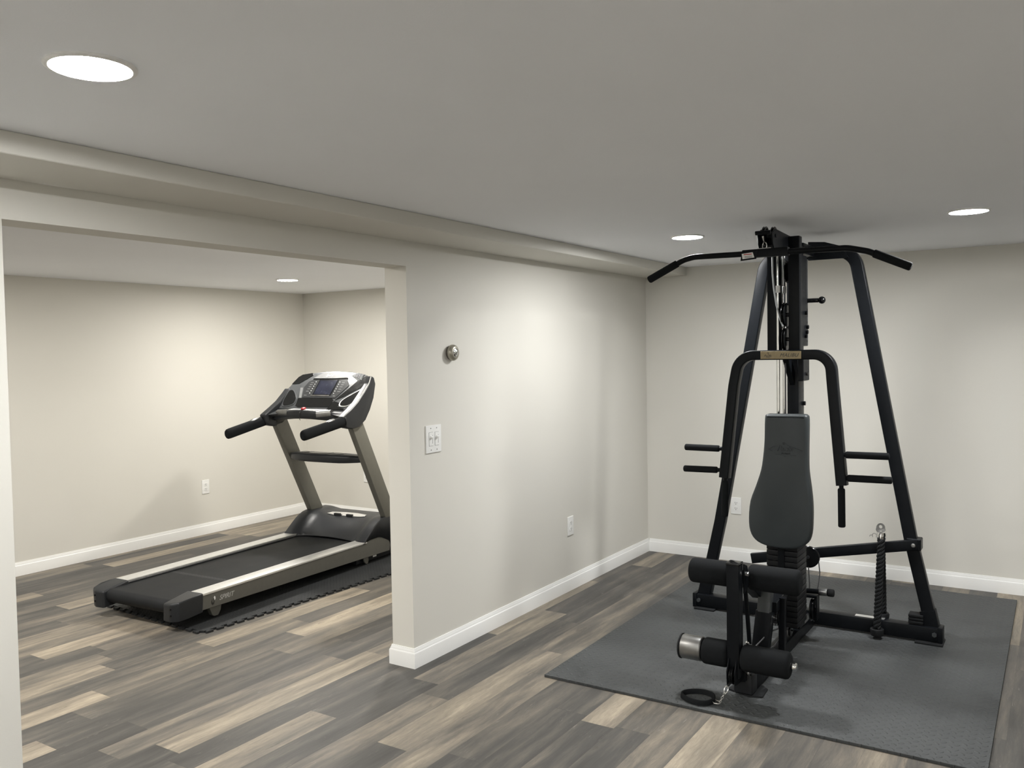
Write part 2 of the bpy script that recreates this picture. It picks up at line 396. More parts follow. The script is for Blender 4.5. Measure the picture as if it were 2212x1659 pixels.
# baseboards: one moulded profile swept along each run
BP = [(0, 0), (0.014, 0), (0.014, 0.070), (0.0125, 0.0745), (0.0095, 0.077), (0.0095, 0.081), (0.006, 0.088), (0.0045, 0.0957), (0, 0.0957)]
def baseboard(name, pts, side):
    """pts: 2D polyline on the wall face; side +1 = room lies to the left of travel"""
    bm = bmesh.new(); P = [Vector((x, y)) for x, y in pts]; rings = []
    for i, p in enumerate(P):
        d0 = (p-P[i-1]).normalized() if i > 0 else None; d1 = (P[i+1]-p).normalized() if i < len(P)-1 else None
        n0 = Vector((-d0.y, d0.x))*side if d0 else None; n1 = Vector((-d1.y, d1.x))*side if d1 else None
        if n0 is None: nn = n1
        elif n1 is None: nn = n0
        else: nn = (n0+n1) / (1+n0.dot(n1))
        rings.append([bm.verts.new((p.x+nn.x*a, p.y+nn.y*a, z)) for a, z in BP])
    n = len(BP)
    for A, C in zip(rings, rings[1:]):
        for j in range(n): bm.faces.new((A[j], A[(j+1) % n], C[(j+1) % n], C[j]))
    bm.faces.new(rings[0][::-1]); bm.faces.new(rings[-1])
    bmesh.ops.recalc_face_normals(bm, faces=bm.faces)
    o = struct(name, bm, 'trim'); return o
baseboard('baseboard_left', [(-0.0001, 0), (XE, 0), (XE, T), (FX, T)], 1)
baseboard('baseboard_left_segment', [(XL, T), (XL, 0), (XW, 0)], 1)
baseboard('baseboard_back', [(0, YS), (0, -0.014)], 1)
baseboard('baseboard_far_right', [(FX, T+0.014), (FX, FY)], 1)
baseboard('baseboard_far', [(FX-0.014, FY), (XW, FY)], 1)

# ------------------------------------------------------------------ recessed lights
def downlight(x, y, label, mat):
    t = empty('recessed_light', (x, y, H), 0, label, 'ceiling light', 'recessed ceiling lights')
    bm = bmesh.new()
    prof = [(0, 0.079), (0, 0.089), (0.004, 0.089), (0.007, 0.084), (0.007, 0.079), (0.002, 0.077)]
    path = [Vector((x+math.cos(2*math.pi*k/48), y+math.sin(2*math.pi*k/48), 0)) for k in range(48)]
    rings = []
    for k in range(48):
        c, s = math.cos(2*math.pi*k/48), math.sin(2*math.pi*k/48)
        rings.append([bm.verts.new((x+c*r, y+s*r, H-0.0002-d)) for d, r in prof])
    for k in range(48):
        A, C = rings[k], rings[(k+1) % 48]
        for j in range(len(prof)): bm.faces.new((A[j], A[(j+1) % len(prof)], C[(j+1) % len(prof)], C[j]))
    bmesh.ops.recalc_face_normals(bm, faces=bm.faces)
    obj('trim_ring', bm, 'white', t)
    bm = bmesh.new(); lathe(bm, (x, y, H-0.0045), (0, 0, 1), [(0, 0.078), (0.0035, 0.078)], 48)
    obj('lens', bm, mat, t, label='glowing white lens')
downlight(-4.955, -0.965, 'large-looking lit round recessed light nearest the camera, over the wide opening', 'glow')
downlight(-1.618, -0.959, 'lit round recessed light to the left of the gym tower, near the soffit', 'glow')
downlight(-1.621, -2.287, 'lit round recessed light to the right of the gym tower, near the back wall', 'glow')
downlight(-1.262, 2.485, 'small lit round recessed light in the ceiling of the treadmill room', 'glowfar')

# ------------------------------------------------------------------ wall plates
def outlet(loc, rz, label, gfi=False):
    """built facing local -Y, plate 70 x 118 mm"""
    t = empty('wall_outlet', loc, rz, label, 'outlet', 'white duplex wall outlets')
    bm = bmesh.new(); box(bm, -0.037, 0.037, -0.006, 0.0, -0.060, 0.060, 0.004, 3); obj('cover_plate', bm, 'plastwhite', t, True)
    for dz in (0.0195, -0.0195):
        bm = bmesh.new()
        pts = []
        for k in range(24):
            a = 2*math.pi*k/24; pts.append((0.0168*math.cos(a), -0.0062, dz+max(-0.0135, min(0.0135, 0.0168*math.sin(a)))))
        prism(bm, pts, (0, -0.0022, 0))
        r = obj('receptacle', bm, 'plastwhite', t, True)
        bm = bmesh.new()
        box(bm, -0.0078, -0.0052, -0.0089, -0.0080, dz-0.001, dz+0.008); box(bm, 0.0052, 0.0078, -0.0089, -0.0080, dz, dz+0.007)
        lathe(bm, (0, -0.0080, dz-0.0068), (0, -1, 0), [(0, 0.0027), (0.0009, 0.0027)], 12)
        obj('slots', bm, 'slot', r, True)
    bm = bmesh.new(); lathe(bm, (0, -0.0060, 0), (0, -1, 0), [(0, 0.0034), (0.0012, 0.0030)], 12); obj('screw', bm, 'plastwhite', t, True)
    return t
outlet((-1.224, 0, 0.4115), 0, 'white duplex outlet low on the partition wall between the switch plate and the room corner')
outlet((0, -0.685, 0.400), -math.pi/2, 'white duplex outlet on the back wall, seen left of the grey back pad')
outlet((-1.248, FY, 0.410), 0, 'white duplex outlet on the long wall of the treadmill room, left of the treadmill')
outlet((FX, 2.80, 0.400), -math.pi/2, 'white outlet mostly hidden behind the right upright of the treadmill')

t = empty('light_switch', (-2.6225, 0, 1.103), 0, 'white double slide-dimmer switch plate on the wall beside the opening', 'light switch')
bm = bmesh.new(); box(bm, -0.0615, 0.0615, -0.0065, 0, -0.069, 0.069, 0.004, 3); obj('cover_plate', bm, 'plastwhite', t, True)
for dx in (-0.0235, 0.0235):
    bm = bmesh.new(); box(bm, dx-0.0165, dx+0.0165, -0.0068, -0.0060, -0.0345, 0.0345); sf = obj('switch_surround', bm, 'slot', t, True)
    bm = bmesh.new(); box(bm, dx-0.0155, dx+0.0155, -0.0082, -0.0062, -0.0335, 0.0335, 0.0008, 1); sf = obj('switch_face', bm, 'plastwhite', t, True)
    bm = bmesh.new(); prism(bm, [(dx-0.006, -0.008, 0.017), (dx-0.006, -0.020, 0.013), (dx-0.006, -0.020, 0.005), (dx-0.006, -0.008, 0.004)], (0.012, 0, 0), 0.001, 1)
    obj('toggle', bm, 'plastwhite', sf, True)
    bm = bmesh.new(); box(bm, dx+0.009, dx+0.0105, -0.0086, -0.0081, -0.022, 0.020); obj('slider_slot', bm, 'slot', sf, True)
    for dz in (-0.054, 0.054):
        bm = bmesh.new(); lathe(bm, (dx, -0.0063, dz), (0, -1, 0), [(0, 0.0034), (0.001, 0.003)], 12); obj('screw', bm, 'steel', t, True)

t = empty('thermostat', (-2.467, 0, 1.532), 0, 'round satin metal dial thermostat high on the wall above the switch plate', 'thermostat')
bm = bmesh.new(); lathe(bm, (0, 0, 0), (0, -1, 0), [(0, 0.036), (0.012, 0.037), (0.014, 0.036)], 40); obj('base', bm, 'thermodark', t, True)
bm = bmesh.new(); lathe(bm, (0, -0.0135, 0), (0, -1, 0), [(0, 0.039), (0.002, 0.0415), (0.010, 0.0415), (0.017, 0.038), (0.0225, 0.031), (0.0245, 0.026), (0.0245, 0.022), (0.021, 0.021)], 48); obj('dial_ring', bm, 'thermo', t, True)
bm = bmesh.new(); lathe(bm, (0, -0.034, 0), (0, -1, 0), [(0, 0.0215), (0.004, 0.0215), (0.005, 0.019), (0.007, 0.013), (0.0105, 0.0115), (0.012, 0.009), (0.0125, 0.0)], 36); obj('center_cap', bm, 'chrome', t, True)

# ------------------------------------------------------------------ mats
bm = bmesh.new(); box(bm, -2.585, -0.170, -2.430, -0.605, 0.0, 0.012, 0.002, 2)
t = obj('exercise_mat', bm, 'gymmat'); t['label'] = 'large rectangular grey textured foam mat under the home gym'; t['category'] = 'exercise mat'

def jigsaw_mat():
    O = Vector((-2.994, 1.354)); ex = Vector((math.cos(math.radians(-3.0)), math.sin(math.radians(-3.0)))); ey = Vector((-ex.y, ex.x))
    L, W = 2.13, 0.955
    def run(n, ln):
        p = ln/n; out = []
        for i in range(n):
            c = (i+0.5)*p
            for du, dv in ((-0.30, 0), (-0.20, 0), (-0.24, 0.42), (-0.36, 0.62), (-0.30, 1.0), (0.30, 1.0), (0.36, 0.62), (0.24, 0.42), (0.20, 0)):
                out.append((c+du*p, dv*0.025))
        return out
    pts = [(u, -v) for u, v in run(31, L)] + [(L+v, u) for u, v in run(14, W)] + [(L-u, W+v) for u, v in run(31, L)] + [(-v, W-u) for u, v in run(14, W)]
    bm = bmesh.new(); P = [O+ex*u+ey*v for u, v in pts]
    prism(bm, [(p.x, p.y, 0.0) for p in P], (0, 0, 0.012))
    return bm
t = obj('exercise_mat', jigsaw_mat(), 'treadmat'); t['label'] = 'black foam mat with jigsaw edges under the treadmill'; t['category'] = 'exercise mat'

# ================================================================== HOME GYM
G = empty('home_gym', (-1.75, -1.485, 0.012), 0, 'black multi-station home gym with grey back pad standing on the grey mat', 'home gym')
YC = -1.487
def gp(name, bm, mat='black', parent=None, label=None): return obj(name, bm, mat, parent or G, label=label)
# --- floor frame
bm = bmesh.new(); box(bm, -2.31, -1.245, YC-0.033, YC+0.037, 0.020, 0.082, 0.006, 2)
box(bm, -2.2, -1.95, YC-0.012, YC-0.004, 0.0825, 0.086); box(bm, -2.2, -1.95, YC+0.014, YC+0.020, 0.0825, 0.086)
gp('floor_beam', bm)
bm = bmesh.new(); box(bm, -1.245, -1.178, -2.145, -0.850, 0.022, 0.094, 0.006, 2)
for s in (-1, 1): box(bm, -1.250, -1.173, YC+s*0.6475-0.012, YC+s*0.6475+0.012, 0.018, 0.100, 0.005, 2)
rb = gp('rear_stabilizer', bm)
for y0, y1 in ((-2.15, -2.02), (-0.965, -0.845)):
    gp('foot_plate', B(-1.275, -1.15, y0, y1, 0.0121, 0.0215, b=0.002), 'rubber', rb)
bm = bmesh.new(); box(bm, -1.222, -1.186, -1.868, -1.723, 0.0942, 0.0950); gp('warning_label', bm, 'silver', rb, label='bright foil label')
bm = bmesh.new(); prism(bm, [(-2.365, YC-0.02, 0.013), (-2.345, YC-0.075, 0.013), (-2.25, YC-0.07, 0.013), (-2.22, YC-0.033, 0.013), (-2.22, YC+0.04, 0.013), (-2.25, YC+0.075, 0.013), (-2.33, YC+0.085, 0.013)], (0, 0, 0.007), 0.001, 1)
gp('foot_plate', bm, 'rubber')
bm = bmesh.new(); box(bm, -2.365, -2.29, YC-0.036, YC+0.048, 0.021, 0.112, 0.010, 3); gp('beam_end_cap', bm, 'blackplastic')
# --- A frame: bent rectangular tube
lo = 0.602
pts = [(-1.19, YC-lo, 0.10), (-1.19, YC-0.505, 0.53), (-1.19, YC-0.355, 1.353), (-1.19, YC-0.232, 2.033), (-1.19, YC+0.232, 2.033), (-1.19, YC+0.355, 1.353), (-1.19, YC+0.505, 0.53), (-1.19, YC+lo, 0.10)]
pp = fillet(pts, [0, 0.5, 0.5, 0.10, 0.10, 0.5, 0.5, 0], 8)
bm = bmesh.new(); sweep(bm, pp, rrect(0.062, 0.052, 0.006), (1, 0, 0)); af = gp('a_frame', bm)
for s in (-1, 1):
    bm = bmesh.new(); sweep(bm, [(-1.19, YC+s*0.603, 0.088), (-1.19, YC+s*0.585, 0.17)], rrect(0.074, 0.062, 0.006), (1, 0, 0)); gp('leg_sleeve', bm, 'black', af)
    bm = bmesh.new(); rod(bm, (-1.246, YC+s*0.622, 0.062), (-1.256, YC+s*0.622, 0.062), 0.012, 6); gp('bolt', bm, 'bracketgrey', af)
bm = bmesh.new()
for z in (0.108, 0.124, 0.140): box(bm, -1.235, -1.165, -2.055, -1.985, z-0.006, z+0.006, 0.003, 2)
gp('stopper_stack', bm, 'rubber')
bm = bmesh.new(); prism(bm, [(-1.19-0.04, -1.70, 1.995), (-1.19-0.04, -1.49, 1.995), (-1.19-0.04, -1.49, 2.095), (-1.19-0.04, -1.575, 2.088), (-1.19-0.04, -1.655, 2.062)], (0.012, 0, 0), 0.002, 1); gp('gusset', bm)
# --- mast and top boom
bm = bmesh.new(); box(bm, -1.56, -1.45, -1.521, -1.463, 0.082, 2.050, 0.006, 2); ms = gp('mast', bm)
for z in (1.10, 1.24): 
    bm = bmesh.new(); rod(bm, (-1.475, -1.520, z), (-1.475, -1.534, z), 0.011, 6); gp('bolt', bm, 'black', ms)
bm = bmesh.new(); box(bm, -1.4495, -1.164, -1.522, -1.462, 2.012, 2.068, 0.005, 2); gp('top_tie', bm)
bm = bmesh.new()
prism(bm, [(-2.0, -1.452, 2.060), (-1.945, -1.452, 2.085), (-1.55, -1.452, 2.073), (-1.55, -1.452, 2.008), (-1.88, -1.452, 2.000), (-1.96, -1.452, 1.985), (-1.985, -1.452, 2.010)], (0, 0.007, 0), 0.002, 1)
prism(bm, [(-2.0, -1.509, 2.060), (-1.945, -1.509, 2.085), (-1.55, -1.509, 2.073), (-1.55, -1.509, 2.008), (-1.88, -1.509, 2.000), (-1.96, -1.509, 1.985), (-1.985, -1.509, 2.010)], (0, -0.007, 0), 0.002, 1)
box(bm, -1.90, -1.56, -1.5085, -1.4525, 2.012, 2.066, 0.004, 2)
bo = gp('top_boom', bm, 'black')
def pulley(x, y, z, r, w=0.018, axis=(0, 1, 0), parent=None):
    bm = bmesh.new(); ax = V(axis).normalized()
    c = Vector((x, y, z)) - ax*w/2
    lathe(bm, c, ax, [(0, r*0.3), (0, r*0.85), (0.001, r*0.97), (0.003, r), (w*0.35, r*0.93), (w*0.5, r*0.86), (w*0.65, r*0.93), (w-0.003, r), (w-0.001, r*0.97), (w, r*0.85), (w, r*0.3)], 36)
    o = gp('pulley', bm, 'blackgloss', parent)
    bm = bmesh.new(); rod(bm, c-ax*0.008, c+ax*(w+0.008), r*0.16, 6); gp('axle_bolt', bm, 'blackplastic', o) if parent is None else None
    if parent is not None: merge_keep = bm.free()
    return o
pulley(-1.948, -1.470, 2.052, 0.046, 0.016); pulley(-1.885, -1.492, 2.058, 0.044, 0.016)
bm = bmesh.new(); rod(bm, (-2.01, -1.442, 2.062), (-2.01, -1.512, 2.062), 0.010, 8); gp('bolt', bm, 'black', bo)
bm = bmesh.new(); rod(bm, (-1.945, -1.440, 2.052), (-1.945, -1.520, 2.052), 0.009, 6); gp('bolt', bm, 'black', bo)
# --- press arm uprights, arch and handles
bm = bmesh.new(); box(bm, -1.722, -1.668, -1.472, -1.410, 1.500, 2.000, 0.005, 2); gp('press_upright', bm)
bm = bmesh.new(); box(bm, -1.722, -1.668, -1.568, -1.514, 1.500, 2.072, 0.005, 2); pu = gp('press_upright', bm)
bm = bmesh.new(); box(bm, -1.668, -1.5605, -1.565, -1.535, 1.535, 1.985, 0.003, 1); gp('side_plate', bm)
bm = bmesh.new(); box(bm, -1.449, -1.365, -1.522, -1.482, 1.535, 1.99, 0.003, 1); hp = gp('adjustment_rail', bm, 'bracketgrey')
for k in range(7):
    bm = bmesh.new(); rod(bm, (-1.385, -1.5215, 1.56+k*0.033), (-1.385, -1.5235, 1.56+k*0.033), 0.0055, 10); gp('adjustment_hole', bm, 'ink', hp)
bm = bmesh.new(); rod(bm, (-1.41, -1.515, 1.770), (-1.41, -1.585, 1.770), 0.0115, 16, 0.002); ball(bm, (-1.41, -1.602, 1.770), 0.019); gp('pull_knob', bm, 'blackgloss', hp, label='glossy black ball-ended pin')
for x, z in ((-1.60, 1.70), (-1.585, 1.605), (-1.605, 1.585), (-1.575, 1.63)):
    bm = bmesh.new(); rod(bm, (x, -1.564, z), (x, -1.576, z), 0.010, 6); gp('bolt', bm, 'black', pu)
pts = [(-1.760, YC+0.285, 0.872), (-1.728, YC+0.243, 1.34), (-1.722, YC+0.215, 1.493), (-1.722, YC-0.225, 1.493), (-1.728, YC-0.238, 1.34), (-1.760, YC-0.285, 0.872)]
pp = fillet(pts, [0, 0.3, 0.105, 0.105, 0.3, 0], 10)
bm = bmesh.new(); sweep(bm, pp, rrect(0.048, 0.058, 0.006), (1, 0, 0.0)); pa = gp('press_arm', bm)
bm = bmesh.new(); prism(bm, [(-1.700, -1.475, 1.480), (-1.560, -1.475, 1.335), (-1.560, -1.475, 1.405), (-1.650, -1.475, 1.500)], (0, -0.028, 0), 0.003, 1)
box(bm, -1.62, -1.50, -1.560, -1.530, 1.36, 1.50, 0.004, 1); gp('press_brace', bm)
bm = bmesh.new(); rod(bm, (-1.56, -1.560, 1.395), (-1.56, -1.568, 1.395), 0.009, 6); gp('bolt', bm, 'ink')
def grip(p0, p1, parent, r=0.0168):
    p0, p1 = V(p0), V(p1); d = (p1-p0).normalized()
    bm = bmesh.new(); rod(bm, p0-d*0.018, p0+d*0.03, r*0.62, 14); s = gp('handle', bm, 'black', parent)
    bm = bmesh.new(); rod(bm, p0, p1, r, 20, 0.007); gp('foam_grip', bm, 'foam', s)
xh = -1.762
grip((xh, YC+0.311, 1.019), (xh, YC+0.496, 1.019), pa); grip((xh, YC+0.322, 0.909), (xh, YC+0.504, 0.906), pa)
grip((xh, YC-0.300, 1.018), (xh, YC-0.492, 1.020), pa); grip((xh, YC-0.308, 0.908), (xh, YC-0.504, 0.910), pa)
grip((xh, YC-0.281, 0.858), (xh, YC-0.283, 0.672), pa); grip((xh, YC+0.283, 0.858), (xh, YC+0.286, 0.672), pa)
# name plate on the arch
nx = -1.7525
bm = bmesh.new(); prism(bm, [(nx, y, z) for y, z in ((-1.386, 1.474), (-1.386, 1.512), (-1.583, 1.511), (-1.583, 1.473))], (-0.003, 0, 0), 0.001, 1)
npl = gp('name_plate', bm, 'brass', label='gold-tinted plate reading MALIBU')
def on_plate(s, size, y, z, shear, sp=1.0, x=nx-0.0034, mat='ink', parent=npl, name='lettering', ex=0.0003):
    bm = text_bm(s, size, ex, shear, 'CENTER', sp); bm.transform(frame((x, y, z), (0, -1, 0), (0, 0, 1))); gp(name, bm, mat, parent)
on_plate('MALIBU', 0.0245, -1.524, 1.4915, 0.35, 1.05)
on_plate('Pacific', 0.0165, -1.422, 1.4895, 0.4, 0.95)
on_plate('FITNESS', 0.0055, -1.424, 1.481, 0.3, 1.1)
bm = bmesh.new()
prism(bm, [(nx-0.0032, -1.4265, 1.4955), (nx-0.0032, -1.424, 1.4955), (nx-0.0032, -1.4225, 1.504), (nx-0.0032, -1.4245, 1.504)], (-0.0004, 0, 0))
for a in (0.3, 1.0, 1.9, 2.6): prism(bm, [(nx-0.0032, -1.4235, 1.504), (nx-0.0032, -1.4235+0.004*math.cos(a)+0.001, 1.504+0.004*math.sin(a)), (nx-0.0032, -1.4235+0.005*math.cos(a), 1.5025+0.003*math.sin(a))], (-0.0004, 0, 0))
gp('palm_emblem', bm, 'ink', npl)
# --- weight stack, guide rods, pulleys and cables
for yy, xx in ((-1.462, -1.715), (-1.470, -1.640)):
    bm = bmesh.new(); rod(bm, (xx, yy, 0.09), (xx, yy, 1.985), 0.0085, 16); gp('guide_rod', bm, 'chrome')
    bm = bmesh.new(); rod(bm, (xx, yy, 1.80), (xx, yy, 1.835), 0.012, 16, 0.002); gp('rod_collar', bm, 'white')
for k in range(17):
    z = 0.150+k*0.0272
    bm = bmesh.new(); box(bm, -1.765, -1.585, -1.563, -1.413, z, z+0.0245, 0.003, 2)
    gp('weight_plate', bm, 'iron')
bm = bmesh.new(); box(bm, -1.7715, -1.7655, -1.502, -1.470, 0.14, 0.61, 0.001, 1); gp('selector_column', bm, 'black')
pulley(-1.695, -1.492, 1.690, 0.060, 0.020); pulley(-1.690, -1.4925, 1.570, 0.058, 0.016); pulley(-1.64, -1.493, 1.905, 0.055, 0.018)
bm = bmesh.new(); pp = [(-1.735, -1.441, 1.975), (-1.735, -1.442, 1.90), (-1.735, -1.448, 1.82), (-1.735, -1.460, 1.74), (-1.738, -1.478, 1.67), (-1.738, -1.492, 1.632)]
sweep(bm, [p.to_3d() for p in [Vector(q) for q in pp]], circ(0.0042, 10)); gp('cable', bm, 'clearcable', label='pale grey coated cable')
bm = bmesh.new(); rod(bm, (-1.67, -1.485, 0.6), (-1.67, -1.485, 1.515), 0.0035, 10); gp('cable', bm, 'cable')
bm = bmesh.new(); rod(bm, (-1.685, -1.492, 1.618), (-1.685, -1.492, 1.637), 0.009, 12, 0.002); gp('cable_clamp', bm, 'chrome')
# --- back pad
L0 = [(-1.433, 1.205), (-1.46, 1.207), (-1.53, 1.208), (-1.605, 1.209), (-1.622, 1.204), (-1.629, 1.185), (-1.628, 1.075), (-1.627, 0.985), (-1.629, 0.93), (-1.638, 0.86), (-1.645, 0.79), (-1.646, 0.71), (-1.641, 0.635), (-1.622, 0.588), (-1.575, 0.560), (-1.50, 0.552),
      (-1.42, 0.560), (-1.372, 0.583), (-1.347, 0.625), (-1.341, 0.69), (-1.350, 0.775), (-1.377, 0.85), (-1.403, 0.93), (-1.414, 1.0), (-1.421, 1.08), (-1.424, 1.185)]
prof = catmull([(a, b) for a, b in L0], 3)
bm = bmesh.new()
rings = []
AREA = sum(prof[i-1].x*prof[i].y-prof[i].x*prof[i-1].y for i in range(len(prof)))
for dx, ins in ((0, 0.010), (-0.004, 0.003), (-0.010, 0.0), (-0.042, 0.0), (-0.050, 0.003), (-0.055, 0.008), (-0.0575, 0.015)):
    ring = []
    n = len(prof)
    for i, p in enumerate(prof):
        tt = (prof[(i+1) % n]-prof[i-1]).normalized(); nn = Vector((-tt.y, tt.x)); 
        if AREA < 0: nn = -nn
        q = p+nn*ins; ring.append(bm.verts.new((-1.772+dx, q.x, q.y)))
    rings.append(ring)
for A, C in zip(rings, rings[1:]):
    for j in range(n): bm.faces.new((A[j], A[(j+1) % n], C[(j+1) % n], C[j]))
bm.faces.new(rings[0]); bm.faces.new(rings[-1][::-1])
bmesh.ops.recalc_face_normals(bm, faces=bm.faces)
pad = gp('back_pad', bm, 'vinyl', label='grey vinyl pad, narrow at the top and wide at the bottom')
px = -1.8297
on_plate('Pacific', 0.036, -1.525, 1.040, 0.45, 0.95, px-0.0012, "vinyl", pad, "embossed_logo", 0.0022)
on_plate('FITNESS', 0.011, -1.527, 1.018, 0.2, 1.1, px-0.0012, "vinyl", pad, "embossed_logo", 0.0022)
bm = bmesh.new()
def stroke(a, b_, wd=0.0016):
    a = Vector(a); b_ = Vector(b_); t_ = (b_-a).normalized(); nn = Vector((-t_.y, t_.x))*wd/2
    prism(bm, [(px+0.001, q.x, q.y) for q in (a+nn, b_+nn, b_-nn, a-nn)], (-0.0040, 0, 0))
dm = [(-1.4445, 1.0365), (-1.465, 1.049), (-1.482, 1.053), (-1.500, 1.060)]
for a, b_ in zip(dm, dm[1:]): stroke(a, b_)
dm = [(-1.532, 1.060), (-1.608, 1.034), (-1.585, 1.024)]
for a, b_ in zip(dm, dm[1:]): stroke(a, b_)
dm = [(-1.4445, 1.0365), (-1.462, 1.028)]; stroke(*dm)
dm = [(-1.478, 1.0125), (-1.503, 1.0115), (-1.527, 1.001), (-1.548, 1.011), (-1.575, 1.0115)]
for a, b_ in zip(dm, dm[1:]): stroke(a, b_)
for a in (0.4, 1.2, 2.0, 2.8): stroke((-1.518, 1.060), (-1.518+0.011*math.cos(a), 1.064+0.010*math.sin(a)))
gp('embossed_outline', bm, 'vinyl', pad)
bm = bmesh.new(); box(bm, -1.7715, -1.5605, -1.52, -1.46, 1.10, 1.15, 0.004, 1); gp('pad_bracket', bm)
# --- tilted mid bar with side pulley and hanging cables
bm = bmesh.new(); sweep(bm, [(-1.262, -1.184, 0.349), (-1.225, -1.60, 0.426), (-1.222, -2.030, 0.510)], rrect(0.055, 0.032, 0.005), (1, 0, 0)); cb = gp('cross_bar', bm)
bm = bmesh.new(); rod(bm, (-1.238, -2.010, 0.506), (-1.248, -2.010, 0.506), 0.011, 16, 0.003); gp('bolt', bm, 'steel', cb)
bm = bmesh.new(); box(bm, -1.233, -1.160, -2.045, -1.975, 0.478, 0.538, 0.004, 1); gp('bar_bracket', bm, 'black', cb)
pulley(-1.285, -1.500, 0.398, 0.058, 0.020, (1, 0, 0))
for pp in ([(-1.30, -1.503, 0.345), (-1.31, -1.510, 0.26), (-1.32, -1.512, 0.20)], [(-1.285, -1.552, 0.38), (-1.30, -1.562, 0.32), (-1.33, -1.560, 0.26), (-1.36, -1.553, 0.215)]):
    bm = bmesh.new(); sweep(bm, fillet(pp, 0.05, 4), circ(0.003, 8)); gp('cable', bm, 'cable')
bm = bmesh.new(); rod(bm, (-1.50, -1.521, 0.272), (-1.50, -1.606, 0.276), 0.013, 16); ah = gp('adjuster_shaft', bm, 'black')
bm = bmesh.new(); rod(bm, (-1.50, -1.601, 0.276), (-1.50, -1.646, 0.277), 0.0195, 20, 0.005); gp('shaft_collar', bm, 'steel', ah, label='dull steel collar')
bm = bmesh.new(); rod(bm, (-1.50, -1.645, 0.277), (-1.50, -1.678, 0.277), 0.0195, 20, 0.006); gp('shaft_end', bm, 'rubber', ah)
pulley(-1.50, -1.575, 0.180, 0.060, 0.020)
bm = bmesh.new(); prism(bm, [(-1.53, -1.592, 0.255), (-1.47, -1.592, 0.255), (-1.475, -1.592, 0.13), (-1.525, -1.592, 0.13)], (0, -0.007, 0), 0.001, 1); box(bm, -1.53, -1.47, -1.60, -1.521, 0.245, 0.258, 0.002, 1); gp('pulley_bracket', bm)
pulley(-1.70, -1.512, 0.118, 0.030, 0.012); pulley(-1.83, -1.500, 0.225, 0.055, 0.012)
bm = bmesh.new(); box(bm, -1.86, -1.80, -1.520, -1.508, 0.083, 0.30, 0.002, 1); gp('pulley_bracket', bm)
# --- seat post with empty square receiver
bm = bmesh.new()
sweep(bm, [(-2.165, -1.492, 0.083), (-2.115, -1.508, 0.325)], rrect(0.074, 0.058, 0.005), (1, 0, 0)); sp = gp('seat_post', bm)
bm = bmesh.new(); sweep(bm, [(-2.12, -1.506, 0.322), (-2.10, -1.508, 0.425)], rrect(0.058, 0.050, 0.004), (1, 0, 0)); gp('seat_receiver', bm, 'bracketgrey', sp, label='dark grey square tube with a hole')
bm = bmesh.new(); rod(bm, (-2.128, -1.509, 0.342), (-2.140, -1.509, 0.342), 0.0065, 14); gp('hole', bm, 'ink', sp)
bm = bmesh.new(); sweep(bm, [(-2.02, -1.556, 0.105), (-2.02, -1.560, 0.37)], rrect(0.027, 0.026, 0.003), (1, 0, 0)); box(bm, -2.05, -1.99, -1.57, -1.45, 0.083, 0.105, 0.003, 1); gp('support_strut', bm)
bm = bmesh.new(); sweep(bm, [(-2.10, -1.53, 0.34), (-1.9, -1.52, 0.345), (-1.775, -1.50, 0.35)], rrect(0.05, 0.05, 0.004), (0, 0, 1)); gp('seat_rail', bm)
for dz in (0.30, 0.27): 
    bm = bmesh.new(); rod(bm, (-2.115, -1.545, dz), (-2.115, -1.560, dz), 0.006, 8); gp('bolt', bm, 'chrome', sp)
bm = bmesh.new(); sweep(bm, fillet([(-2.30, -1.478, 0.17), (-2.12, -1.53, 0.235), (-1.85, -1.50, 0.17)], 0.05, 4), circ(0.004, 8)); gp('cable', bm, 'cable')
bm = bmesh.new(); sweep(bm, fillet([(-2.34, -1.475, 0.14), (-2.1, -1.545, 0.165), (-1.72, -1.512, 0.148)], 0.05, 4), circ(0.004, 8)); gp('cable', bm, 'cable')
# --- leg developer
bm = bmesh.new()
sweep(bm, [(-2.10, -1.470, 0.400), (-2.25, -1.455, 0.500), (-2.385, -1.455, 0.545)], rrect(0.05, 0.05, 0.004), (0, 1, 0)); gp('leg_support', bm)
bm = bmesh.new(); box(bm, -2.445, -2.385, -1.491, -1.437, 0.115, 0.606, 0.004, 2); la = gp('leg_lever', bm)
bm = bmesh.new(); box(bm, -2.447, -2.383, -1.493, -1.435, 0.600, 0.612, 0.004, 2); gp('end_cap', bm, 'blackgloss', la)
bm = bmesh.new(); prism(bm, [(-2.386, -1.4915, 0.600), (-2.345, -1.4915, 0.585), (-2.325, -1.4915, 0.545), (-2.33, -1.4915, 0.49), (-2.386, -1.4915, 0.47)], (0, -0.006, 0), 0.001, 1)
prism(bm, [(-2.386, -1.4305, 0.600), (-2.345, -1.4305, 0.585), (-2.325, -1.4305, 0.545), (-2.33, -1.4305, 0.49), (-2.386, -1.4305, 0.47)], (0, -0.006, 0), 0.001, 1)
gp('pivot_plate', bm, 'black', la)
bm = bmesh.new(); rod(bm, (-2.365, -1.496, 0.552), (-2.365, -1.510, 0.552), 0.010, 6); rod(bm, (-2.365, -1.432, 0.552), (-2.365, -1.418, 0.552), 0.010, 6); gp('pivot_bolt', bm, 'steel', la)
bm = bmesh.new(); sweep(bm, [(-2.33, -1.478, 0.560), (-2.31, -1.495, 0.230)], rrect(0.017, 0.012, 0.002), (1, 0, 0)); gp('link_rod', bm, 'black', la)
bm = bmesh.new(); ball(bm, (-2.312, -1.487, 0.232), 0.010); gp('link_joint', bm, 'chrome', la)
bm = bmesh.new(); rod(bm, (-2.25, -1.215, 0.511), (-2.25, -1.69, 0.511), 0.0125, 16); ra = gp('roller_axle', bm, 'black')
